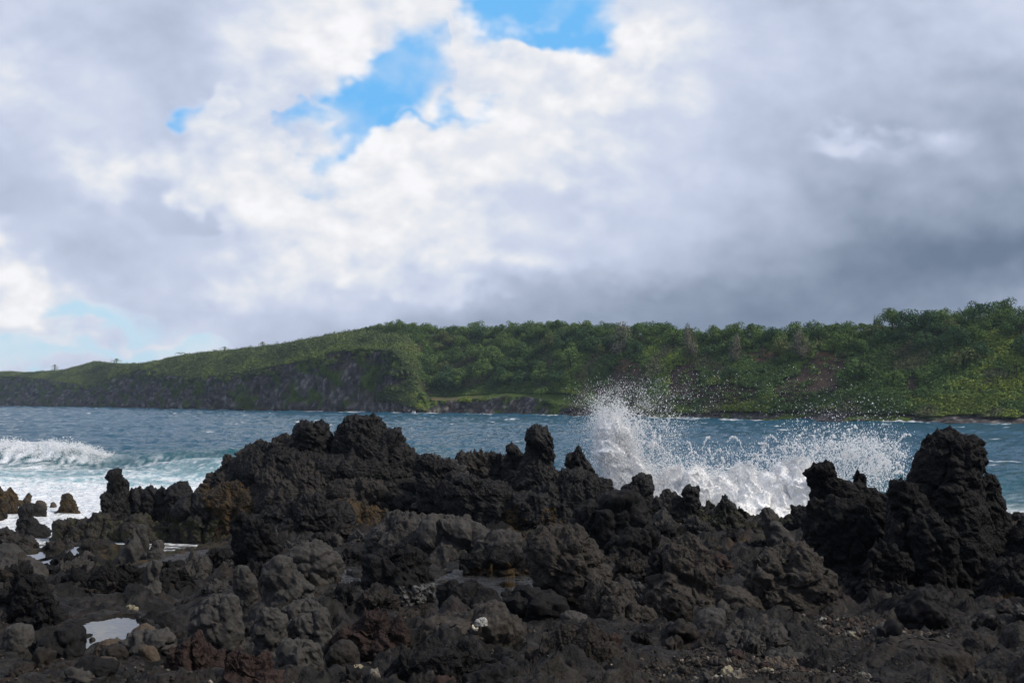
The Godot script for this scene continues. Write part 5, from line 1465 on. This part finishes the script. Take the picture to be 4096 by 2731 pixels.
func leaf(at: Vector3, out: Vector3, s: float, col: Color, long := 1.0):
	var k := mv.size()
	var r := Vector3(rng.randf_range(-1, 1), rng.randf_range(-1, 1), rng.randf_range(-1, 1))
	var n := (out + 0.7 * r).normalized()
	var a := n.cross(Vector3(0.31, 0.9, 0.2)).normalized()
	a = a.rotated(n, rng.randf() * TAU)
	var b := n.cross(a)
	mv.append(at + a * s)
	mv.append(at + b * s * 0.62)
	mv.append(at - a * s * long)
	mv.append(at - b * s * 0.62)
	for i in 4:
		mn.append(n)
		mc.append(col)
	mi.append_array(PackedInt32Array([k, k + 2, k + 1, k, k + 3, k + 2]))

func clump_mesh() -> ArrayMesh:
	begin()
	for i in 60:
		var o := Vector3(rng.randfn(0, 0.5), absf(rng.randfn(0, 0.42)), rng.randfn(0, 0.5))
		var g := rng.randf_range(0.7, 1.3)
		leaf(o, o + Vector3(0, 0.4, 0), rng.randf_range(0.13, 0.24), Color(g, g, g * 0.95))
	return finish(plant_mat)

var greens := [Color(0.070, 0.124, 0.036), Color(0.094, 0.152, 0.042), Color(0.052, 0.096, 0.038), Color(0.138, 0.180, 0.036), Color(0.108, 0.120, 0.058)]

func make_undergrowth():
	var mesh := clump_mesh()
	for part in 2:
		var mm := MultiMesh.new()
		mm.transform_format = MultiMesh.TRANSFORM_3D
		mm.use_colors = true
		mm.mesh = mesh
		var want := 48000 if part == 0 else 60000
		mm.instance_count = want
		var n := 0
		while n < want:
			var i := rng.randi() % (HN - 1)
			if (hu[i] > 955.0) != (part == 0):
				continue
			var j := rng.randi_range(18, 55)
			if hu[i] > 862.0 and hu[i] < 990.0 and rng.randf() < 0.55:
				j = rng.randi_range(5, 22)
			var t := rng.randf()
			var v := hp[j * HN + i].lerp(hp[(j + 1) * HN + i + 1], t)
			v += (hp[j * HN + i + 1] - hp[j * HN + i]) * rng.randf()
			var lo := nb.get_noise_3d(v.x * 0.05, 5.0 + v.y * 0.05, v.z * 0.05)
			var apron := part == 1 and hu[i] > 862.0 and v.y < 3.0 + 13.0 * smoothstep(862.0, 948.0, hu[i])
			if j < 22 and not apron and nb.get_noise_3d(v.x * 0.08, v.y * 0.08, v.z * 0.08) < 0.12:
				continue
			var y := v.y
			if part == 0:
				var so := bare_soil(hu[i], y) + 0.3 * nb.get_noise_3d(v.x * 0.3, v.y * 0.3, v.z * 0.3)
				if so > 0.32 and rng.randf() < 0.93:
					continue
				if j >= 22 and j < 31 and hu[i] < 1330.0:
					continue
			var s := rng.randf_range(0.7, 1.7)
			if part == 1:
				s = rng.randf_range(0.6, 1.35) * (1.0 if rng.randf() < 0.85 else 1.9)
			var q := nb.get_noise_3d(v.x * 0.028, 30.0 + y * 0.05, v.z * 0.028) + 0.3 * nb.get_noise_3d(v.x * 0.2, y * 0.2, v.z * 0.2)
			var col: Color = greens[0].lerp(greens[1], smoothstep(-0.3, 0.3, q))
			if q > 0.33 or y < 7.5 and q > 0.0:
				col = greens[3]
			if part == 1:
				col = col.lerp(greens[4], 0.5)
				if j < 34 and q > -0.1 or apron and q > 0.1:
					col = col.lerp(Color(0.105, 0.140, 0.032), 0.6)
			elif lo < -0.22:
				col = greens[4]
			col = col * rng.randf_range(0.8, 1.55) * (1.0 + 0.5 * q)
			mm.set_instance_transform(n, Transform3D(Basis(Vector3.UP, rng.randf() * TAU).scaled(Vector3(s, s * rng.randf_range(0.6, 1.1), s)), v))
			mm.set_instance_color(n, col)
			n += 1
		var o := MultiMeshInstance3D.new()
		o.multimesh = mm
		o.name = ["undergrowth", "scrub"][part]
		add_child(o)
		tag(o, ["green vines and undergrowth covering the steep slope behind the splash", "low green scrub over the top of the long black cliff"][part], ["undergrowth", "scrub"][part], "", "stuff")

func crown_mesh(kind: int) -> ArrayMesh:
	begin()
	if kind < 6:
		var lobes := []
		for i in 15:
			var a := rng.randf() * TAU
			var r := sqrt(rng.randf()) * 0.78
			lobes.append([Vector3(cos(a) * r, (0.62 if kind % 2 == 0 else 0.85) * (1.0 - r * r) + rng.randf_range(-0.28, 0.06), sin(a) * r), rng.randf_range(0.22, 0.42), rng.randf_range(0.75, 1.25)])
		for i in 2000:
			var l: Array = lobes[i % 15]
			var d := Vector3(rng.randfn(), rng.randfn() + 0.35, rng.randfn()).normalized()
			var g: float = l[2] * rng.randf_range(0.75, 1.25)
			leaf(l[0] + d * l[1] * rng.randf_range(0.75, 1.05), d, rng.randf_range(0.035, 0.062), Color(g, g, g * 0.95))
	elif kind == 6:
		# feathery tree, drooping sprays
		var tufts := []
		for i in 13:
			var a := rng.randf() * TAU
			var h := rng.randf()
			var r := rng.randf_range(0.15, 0.5) * (1.0 - 0.45 * h)
			tufts.append([Vector3(cos(a) * r, 0.35 + 1.15 * h, sin(a) * r), rng.randf_range(0.20, 0.34), rng.randf_range(0.75, 1.25)])
		for i in 2400:
			var l: Array = tufts[i % 13]
			var d := Vector3(rng.randfn(), rng.randfn(), rng.randfn()).normalized()
			var at: Vector3 = l[0] + d * l[1] * sqrt(rng.randf()) * Vector3(1.0, 1.25, 1.0)
			var g: float = l[2] * rng.randf_range(0.7, 1.3)
			var k := mv.size()
			var side := Vector3(-d.z, 0.2, d.x).normalized() * 0.012
			var down := Vector3(d.x * 0.05, -rng.randf_range(0.03, 0.10), d.z * 0.05)
			mv.append(at - side)
			mv.append(at + side)
			mv.append(at + down + side * 0.6)
			mv.append(at + down - side * 0.6)
			for q in 4:
				mn.append(side.cross(down).normalized())
				mc.append(Color(g, g, g))
			mi.append_array(PackedInt32Array([k, k + 2, k + 1, k, k + 3, k + 2]))
	elif kind == 7:
		# thin open crown on a bare hilltop
		for i in 260:
			var t := rng.randf()
			var a := rng.randf() * TAU
			var r := rng.randf() * 0.75 * sin(PI * (0.15 + 0.8 * t))
			leaf(Vector3(cos(a) * r, 0.5 + 1.3 * t, sin(a) * r), Vector3(cos(a), 0.4, sin(a)), 0.07, Color.WHITE)
	elif kind == 8:
		# narrow column of whorled branches
		for i in 26:
			var t := i / 25.0
			for k in 9:
				var a := TAU * k / 9.0 + i * 0.7
				var r := 0.26 * (1.0 - t) + 0.03
				leaf(Vector3(cos(a) * r * 0.55, 0.25 + 2.6 * t, sin(a) * r * 0.55), Vector3(0, 1, 0), r * 0.55, Color.WHITE)
	else:
		# palm fronds
		for k in 13:
			var a := TAU * k / 13.0 + 0.2 * (k % 3)
			for i in 9:
				var t := (i + 0.5) / 9.0
				var at := Vector3(cos(a) * t, 1.0 + 0.35 * sin(t * 2.6) - 0.55 * t * t + (0.2 if k % 2 else 0.0) * t, sin(a) * t)
				for sgn in [-1.0, 1.0]:
					var q := mv.size()
					var side: Vector3 = Vector3(-sin(a), -0.35, cos(a) * 1.0) * sgn * 0.22 * (1.0 - 0.6 * t)
					side = Vector3(-sin(a) * sgn, -0.4, cos(a) * sgn) * 0.22 * (1.0 - 0.6 * t)
					mv.append(at)
					mv.append(at + Vector3(cos(a), 0, sin(a)) * 0.08)
					mv.append(at + side + Vector3(cos(a), 0, sin(a)) * 0.12)
					for z in 3:
						mn.append(Vector3(0, 1, 0))
						mc.append(Color.WHITE)
					mi.append_array(PackedInt32Array([q, q + 2, q + 1] if sgn > 0.0 else [q, q + 1, q + 2]))
	return finish(plant_mat)

func trunk_mesh(r0: float, h: float, limbs: int) -> ArrayMesh:
	begin()
	var parts := [[Vector3(0, -0.4, 0), Vector3(0.05, h, 0.03), r0]]
	for i in limbs:
		var a := TAU * i / maxf(limbs, 1) + 0.4
		parts.append([Vector3(0.02, h * 0.55, 0.01), Vector3(cos(a) * 0.5, h * 0.62 + 0.45, sin(a) * 0.5), r0 * 0.5])
	for q in parts:
		var p := PackedVector3Array()
		var c := PackedColorArray()
		var ax: Vector3 = (q[1] - q[0]).normalized()
		var s := ax.cross(Vector3(0.2, 0.1, 1)).normalized()
		var b := ax.cross(s)
		for j in 5:
			for i in 7:
				var a := TAU * i / 7.0
				p.append(q[0].lerp(q[1], j / 4.0) + (s * cos(a) + b * sin(a)) * q[2] * (1.0 - 0.16 * j))
				c.append(Color(0.09, 0.075, 0.06))
		add_grid(p, c, 7, 5, true, true)
	return finish(rock_mat)

func plant(called: String, label: String, group: String, crown: Mesh, trunk: Mesh, m: Material, at: Vector3, s: Vector3, cat := "tree") -> Node3D:
	var t := Node3D.new()
	t.name = numbered(called)
	add_child(t, true)
	t.position = at
	t.scale = s
	t.rotation.y = rng.randf() * TAU
	var k := obj("trunk", trunk, t)
	var o := obj("crown", crown, t)
	o.material_override = m
	tag(t, label, cat, group)
	return t

func make_trees():
	var crowns := []
	for i in 10:
		crowns.append(crown_mesh(i))
	var mats := []
	for g in [Color(0.084, 0.150, 0.044), Color(0.112, 0.180, 0.048), Color(0.058, 0.116, 0.046), Color(0.132, 0.160, 0.056), Color(0.150, 0.146, 0.102)]:
		var m: StandardMaterial3D = plant_mat.duplicate()
		m.albedo_color = Color(g.r, g.g, g.b).linear_to_srgb()
		mats.append(m)
	var trunk := trunk_mesh(0.07, 0.6, 4)
	var pole := trunk_mesh(0.035, 1.6, 0)
	var placed: Array[Vector3] = []
	var sizes := PackedFloat32Array()
	var tries := 0
	# a closed row along the crest first, then the slope below it and the plateau behind
	while placed.size() < 285 and tries < 30000:
		tries += 1
		var crest := tries < 3500
		var i := rng.randi() % HN
		if hu[i] < 840.0:
			continue
		var j := rng.randi_range(48, 51) if crest else rng.randi_range(34, 53)
		if hu[i] > 1330.0 and j < 42 and rng.randf() < 0.9:
			continue
		var v := hp[j * HN + i]
		var r := rng.randf_range(3.0, 5.8) * lerpf(1.25, 1.0, smoothstep(1000.0, 1500.0, hu[i])) * lerpf(0.55, 1.0, smoothstep(850.0, 1000.0, hu[i]))
		if bare_soil(hu[i], v.y) > 0.2:
			continue
		if hu[i] < 975.0 and j < 47 - int((hu[i] - 840.0) * 0.05):
			continue
		var ok := true
		for k in placed.size():
			if placed[k].distance_squared_to(v) < pow((sizes[k] + r) * 0.56, 2.0):
				ok = false
				break
		if not ok:
			continue
		placed.append(v)
		sizes.append(r)
		var kind := rng.randi() % 6
		var mk := int(clampf((nb.get_noise_3d(v.x * 0.03, 3.0, v.z * 0.03) + 0.5) * 3.0 + rng.randf_range(-0.9, 0.9), 0, 3))
		var spot := "near the cliff end"
		for q in [[985.0, "above the black cliff's end"], [1130.0, "above the grass shelf's tan edge"], [1300.0, "above the shelf with the lone tree"], [1420.0, "left of the splash plume"], [1560.0, "over the brown landslip"], [1720.0, "behind the splash"], [1880.0, "round the orange scar"], [2060.0, "near the pointed conifer"], [2200.0, "behind the largest tower"]]:
			if hu[i] > q[0]:
				spot = q[1]
		var where: String = ("on the crest " if j >= 46 else "on the slope ") + spot
		var look: String = ["deep green", "fresh green", "very dark green", "olive green"][mk]
		var tall := "large" if r > 4.6 else "small"
		plant("broadleaf_tree", "%s %s rounded tree %s" % [tall, look, where], "%s %s trees %s" % [tall, look, where], crowns[kind], trunk, mats[mk], v + Vector3(0, 0.25 * r, 0), Vector3(r, r * (rng.randf_range(0.75, 1.1) if j > 46 else rng.randf_range(0.85, 1.4)), r * rng.randf_range(0.8, 1.2)))
	plant("feathery_tree", "largest feathery grey green tree hanging over the bare brown landslip", "", crowns[6], pole, mats[4], Vector3(45.5, 21.4, -362.0), Vector3(11, 10, 9), "tree")
	plant("feathery_tree", "tall thin feathery grey tree left of the orange scar", "", crowns[6], pole, mats[4], Vector3(64.6, 19.7, -322.0), Vector3(6.5, 8.5, 6), "tree")
	plant("feathery_tree", "feathery brownish grey tree right of the orange scar", "", crowns[6], pole, mats[4], Vector3(94.1, 17.8, -288.0), Vector3(6, 7, 6), "tree")
	plant("feathery_tree", "small feathery grey tree in the wood above the brown slope right of the splash", "", crowns[6], pole, mats[4], Vector3(76.9, 18.2, -305.0), Vector3(5, 6.5, 5), "tree")
	plant("conifer_tree", "narrow pointed conifer standing above the crest of trees", "", crowns[8], pole, mats[2], Vector3(118.2, 30.0, -288.0), Vector3(2.6, 1.7, 2.6), "tree")
	plant("palm_tree", "left palm of the pair on the low ridge", "", crowns[9], pole, mats[2], Vector3(-258.0, 37.8, -690.0), Vector3(4.6, 5.0, 4.6), "palm")
	plant("palm_tree", "right palm of the pair on the low ridge", "", crowns[9], pole, mats[2], Vector3(-251.9, 37.1, -690.0), Vector3(4.6, 4.8, 4.6), "palm")
	plant("palm_tree", "bright palm tree with drooping fronds low on the slope at the picture edge", "", crowns[9], pole, mats[1], Vector3(134.4, 12.2, -236.0), Vector3(3.8, 3.0, 3.8), "palm")
	plant("thin_tree", "thin pointed tree on the flat end of the long cliff", "", crowns[7], pole, mats[3], Vector3(-459.0, 35.6, -890.0), Vector3(5.5, 4.2, 5.5), "tree")
	plant("thin_tree", "sparse rounded tree beside the domed thicket", "", crowns[7], pole, mats[3], Vector3(-352.6, 37.7, -790.0), Vector3(8, 3.6, 8), "tree")
	plant("thin_tree", "sparse twiggy tree on the rising ridge above the black cliff", "", crowns[7], pole, mats[3], Vector3(-166.3, 40.7, -590.0), Vector3(5.5, 2.8, 5.5), "tree")
	plant("thin_tree", "tiny sparse tree at the far left end of the cliff", "", crowns[7], pole, mats[3], Vector3(-534.5, 34.2, -945.0), Vector3(7, 2.2, 7), "tree")
	plant("thin_tree", "sparse bush like tree left of the rising ridge tree", "", crowns[7], pole, mats[3], Vector3(-198.0, 40.1, -610.0), Vector3(6, 2.0, 6), "tree")
	plant("shore_tree", "round yellow green tree alone on the grass shelf by the sea", "", crowns[2], trunk, mats[1], Vector3(12.0, 9.0, -365.0), Vector3(3.4, 3.4, 3.4), "tree")
	plant("broadleaf_tree", "broad umbrella crowned tree rising highest at the right end of the crest", "", crowns[0], trunk, mats[2], Vector3(142.3, 27.9, -262.0), Vector3(5.5, 3.8, 5), "tree")
	plant("broadleaf_tree", "tall rounded tree at the crest between the conifer and the highest umbrella tree", "", crowns[3], trunk, mats[0], Vector3(128.3, 26.8, -272.0), Vector3(4.6, 4.0, 4.4), "tree")

# ------------------------------------------------------------------ splash
func drop_mesh() -> ArrayMesh:
	var s := SphereMesh.new()
	s.radius = 1.0
	s.height = 2.0
	s.radial_segments = 6
	s.rings = 3
	var a := ArrayMesh.new()
	a.add_surface_from_arrays(Mesh.PRIMITIVE_TRIANGLES, s.get_mesh_arrays())
	return a

func make_spray():
	var m := StandardMaterial3D.new()
	m.albedo_color = Color(0.985, 0.99, 0.995)
	m.backlight_enabled = true
	m.backlight = Color(1, 1, 1)
	m.roughness = 0.35
	m.metallic_specular = 0.5
	var root := Node3D.new()
	root.name = "sea_spray"
	add_child(root)
	tag(root, "white burst of sea spray thrown up behind the lava rocks", "spray", "", "stuff")
	var clouds := [
		[Vector3(5.47, 3.14, -46), 1.24, 2.14, 18000, 0.020, 0.050],
		[Vector3(4.92, 5.04, -46), 0.95, 1.08, 6000, 0.014, 0.034],
		[Vector3(7.27, 4.03, -46), 1.58, 1.47, 5000, 0.016, 0.040],
		[Vector3(6.35, 1.58, -46), 1.58, 1.24, 9000, 0.020, 0.050],
		[Vector3(8.58, 1.58, -46), 2.48, 1.13, 9000, 0.020, 0.050],
		[Vector3(10.81, 1.25, -46), 2.71, 1.13, 9000, 0.020, 0.050],
		[Vector3(13.27, 1.14, -46), 2.71, 1.35, 9000, 0.020, 0.050],
		[Vector3(15.30, 1.92, -46), 2.03, 1.58, 6000, 0.018, 0.045],
		[Vector3(17.55, 2.36, -46), 2.03, 1.58, 7000, 0.018, 0.045],
		[Vector3(18.69, 3.25, -46), 1.47, 1.13, 3000, 0.018, 0.050],
		[Vector3(16.01, 3.81, -46), 2.48, 1.01, 1500, 0.018, 0.060],
		[Vector3(11.74, 2.80, -46), 4.06, 0.90, 3500, 0.018, 0.050],
		[Vector3(5.72, 6.16, -46), 2.03, 0.86, 3200, 0.012, 0.026],
		[Vector3(8.20, 6.38, -46), 3.16, 1.13, 1300, 0.012, 0.028],
		[Vector3(14.73, 6.49, -46), 3.83, 1.35, 450, 0.012, 0.026],
		[Vector3(17.17, 5.26, -46), 2.93, 1.01, 500, 0.014, 0.034],
		[Vector3(3.79, 4.25, -46), 0.79, 1.92, 1600, 0.010, 0.024],
		[Vector3(3.56, 2.36, -46), 1.01, 0.90, 900, 0.012, 0.028],
		[Vector3(4.56, 1.92, -46), 1.01, 0.56, 900, 0.014, 0.030]
	]
	var list: Array[Transform3D] = []
	for q in clouds:
		var o: Vector3 = q[0]
		for i in int(q[3] * 1.9):
			var x := rng.randfn() * 0.58
			var y := rng.randfn() * 0.58
			if x * x + y * y > 2.2 * (0.6 + 0.8 * rng.randf()):
				continue
			if q[3] > 3000 and x * x + y * y < 0.22 and rng.randf() < 0.6:
				continue
			var p := o + Vector3(x * q[1], y * q[2], rng.randfn() * 0.7)
			# spray gathers in sheets and strings
			var g := nb.get_noise_3d(p.x * 0.9, p.y * 0.9, p.z * 0.9) + 0.6 * nb.get_noise_3d(p.x * 3.2, p.y * 3.2, p.z * 3.2)
			if g < -0.05 and rng.randf() < 0.8:
				continue
			if p.y < 0.0:
				continue
			var s := rng.randf_range(q[4], q[5]) * (0.72 if rng.randf() < 0.2 else 0.36) * (1.0 if rng.randf() > 0.02 else 1.9)
			list.append(Transform3D(Basis(Vector3(rng.randf(), rng.randf(), rng.randf()).normalized(), rng.randf() * TAU).scaled(Vector3(s, s * rng.randf_range(0.8, 1.7), s)), p))
	# flung strings of water
	for k in 110:
		var u := rng.randf()
		var p := Vector3(lerpf(4.6, 20.5, u), lerpf(1.6, 3.6, rng.randf()), -46.0 + rng.randfn() * 0.6)
		if u < 0.22:
			p.y += 1.3
		var v := Vector3(rng.randfn() * 0.7 + (0.5 if u > 0.75 else 0.0), rng.randf_range(0.6, 2.4), rng.randfn() * 0.4)
		var n := rng.randi_range(14, 46)
		for i in n:
			var t := i / 40.0
			var q := p + v * t + Vector3(0.10 * nb.get_noise_2d(k * 3.0, t * 5.0), -1.6 * t * t, 0) + Vector3(rng.randfn(), rng.randfn(), rng.randfn()) * 0.018
			var s := rng.randf_range(0.018, 0.040) * (1.0 - 0.5 * absf(t * 40.0 / n - 0.6))
			list.append(Transform3D(Basis(v.cross(Vector3(0.1, 0, 1)).normalized(), 0.3).scaled(Vector3(s, s * 1.8, s)), q))
	# the churned white water that the spray rises from
	begin()
	for w in [
		[Vector3(10.8, -0.89, -45.6), [Vector3(-0.5, -6.33, 6.33), Vector3(0, -5.19, 5.19), Vector3(1.2, -5.18, 5), Vector3(1.53, -5.4, 2.13), Vector3(1.86, -4.95, -2.29)], 0.3],
		[Vector3(7.49, -0.79, -45.6), [Vector3(-0.5, -2.29, 2.29), Vector3(0, -1.88, 1.88), Vector3(1.75, -2.08, 1.02), Vector3(2.85, -2.52, -0.3), Vector3(3.73, -2.84, -0.78), Vector3(4.61, -3.06, -1.06), Vector3(5.39, -3.12, -1.61), Vector3(6.05, -2.76, -2.32)], 0.3],
		[Vector3(9.25, -0.79, -45.6), [Vector3(-0.5, -3.37, 3.37), Vector3(0, -2.76, 2.76), Vector3(1.75, -2.74, 2.35), Vector3(2.85, -2.07, 0.59), Vector3(3.33, -1.17, -0.62)], 0.3],
		[Vector3(12.67, -0.79, -45.6), [Vector3(-0.5, -3.5, 3.5), Vector3(0, -2.87, 2.87), Vector3(1.75, -2.84, 2.47), Vector3(2.85, -2.16, 0.5), Vector3(3.46, -1.27, -0.71)], 0.3],
		[Vector3(14.88, -0.79, -45.6), [Vector3(-0.5, -2.42, 2.42), Vector3(0, -1.99, 1.99), Vector3(1.75, -1.95, 1.59), Vector3(3.07, -1.48, 0.96), Vector3(3.77, -0.69, -0.03)], 0.3],
		[Vector3(17.53, -0.79, -45.6), [Vector3(-0.5, -2.42, 2.42), Vector3(0, -1.99, 1.99), Vector3(1.75, -1.73, 0.93), Vector3(2.41, -1.49, -0.16)], 0.3]
	]:
		add_lobe(w[0], w[1], w[2], 0.42, 0.12, 0.17, Color(0.985, 0.99, 0.99), {}, 0.05, 77.0)
	var wm: StandardMaterial3D = m.duplicate()
	wm.backlight_enabled = false
	wm.roughness = 0.9
	wm.metallic_specular = 0.2
	wm.vertex_color_use_as_albedo = true
	wm.albedo_color = Color.WHITE
	obj("white_water", finish(wm), root)
	for i in 95000:
		var k := rng.randi() % mv.size()
		if mv[k].y < 0.2:
			continue
		var out := absf(rng.randfn())
		var s := rng.randf_range(0.007, 0.019) * (1.0 if rng.randf() < 0.96 else 2.0)
		list.append(Transform3D(Basis(Vector3(rng.randf(), rng.randf(), rng.randf()).normalized(), rng.randf() * TAU).scaled(Vector3(s, s * rng.randf_range(0.8, 2.2), s)), mv[k] + mn[k] * out * out * 0.07 + Vector3(rng.randfn(), rng.randfn(), rng.randfn()) * 0.04))
	var mm := MultiMesh.new()
	mm.transform_format = MultiMesh.TRANSFORM_3D
	var dm := drop_mesh()
	dm.surface_set_material(0, m)
	mm.mesh = dm
	mm.instance_count = list.size()
	for i in list.size():
		mm.set_instance_transform(i, list[i])
	var o := MultiMeshInstance3D.new()
	o.multimesh = mm
	o.name = "droplets"
	root.add_child(o)
	tag(o, "", "", "", "stuff")
	var crest := MultiMesh.new()
	crest.transform_format = MultiMesh.TRANSFORM_3D
	crest.mesh = dm
	crest.instance_count = 14000
	for i in 14000:
		var x := rng.randf_range(-58.0, -38.5)
		var zc := -87.0 + 0.12 * (x + 46.0) + 1.5 * nb.get_noise_2d(x * 0.06, 3.0) + rng.randfn() * 0.7 + 0.4
		var s := rng.randf_range(0.008, 0.030) * (1.0 if rng.randf() < 0.94 else 1.8)
		var up := absf(rng.randfn()) * 0.24 * (0.5 + nb.get_noise_2d(x * 0.5, 8.0) + 0.5)
		crest.set_instance_transform(i, Transform3D(Basis().scaled(Vector3(s * 1.6, s, s)), Vector3(x, sea_y(x, zc) + up, zc)))
	var co := MultiMeshInstance3D.new()
	co.multimesh = crest
	co.name = "wave_spray"
	add_child(co)
	tag(co, "white foam drops flying off the crest of the breaking wave", "spray", "", "stuff")

# ------------------------------------------------------------------ boat
func make_boat():
	var b := Node3D.new()
	b.name = "motor_boat"
	add_child(b)
	b.position = Vector3(-43.6, 0.5, -395.0)
	b.rotation.y = 0.25
	tag(b, "small white motor boat with a raised cabin off the far black cliff", "boat")
	var white := StandardMaterial3D.new()
	white.albedo_color = Color(0.9, 0.9, 0.9)
	white.roughness = 0.35
	var grey := StandardMaterial3D.new()
	grey.albedo_color = Color(0.45, 0.5, 0.52)
	grey.roughness = 0.4
	begin()
	var p := PackedVector3Array()
	var c := PackedColorArray()
	for j in 12:
		var t := j / 11.0
		var w := 0.95 * sqrt(maxf(1.0 - pow(t, 2.5), 0.0)) + 0.02
		for i in 9:
			var s := i / 4.0 - 1.0
			p.append(Vector3(w * s, -0.35 + (0.95 + 0.25 * t) * pow(absf(s), 2.2), 2.4 - 5.0 * t).rotated(Vector3.UP, PI))
			c.append(Color.WHITE)
	add_grid(p, c, 9, 12, false)
	var deck := PackedVector3Array()
	for j in 12:
		deck.append(p[j * 9] + Vector3(0, -0.12, 0))
		deck.append(p[j * 9 + 8] + Vector3(0, -0.12, 0))
	var dc := PackedColorArray()
	dc.resize(24)
	dc.fill(Color.WHITE)
	add_grid(deck, dc, 2, 12, false, true)
	obj("hull", finish(white), b)
	for q in [["cabin", Vector3(1.3, 0.9, 1.5), Vector3(0, 0.85, -0.1), white], ["canopy", Vector3(1.4, 0.07, 1.8), Vector3(0, 1.9, -0.1), grey], ["windscreen", Vector3(1.1, 0.45, 0.05), Vector3(0, 1.1, 0.68), grey]]:
		var bm := BoxMesh.new()
		bm.size = q[1]
		bm.material = q[3]
		var o := obj(q[0], bm, b)
		o.position = q[2]
	for x in [-0.62, 0.62]:
		for z in [-0.85, 0.6]:
			var cy := CylinderMesh.new()
			cy.top_radius = 0.03
			cy.bottom_radius = 0.03
			cy.height = 0.6
			cy.material = grey
			var o := obj("canopy_post", cy, b)
			o.position = Vector3(x, 1.58, z)
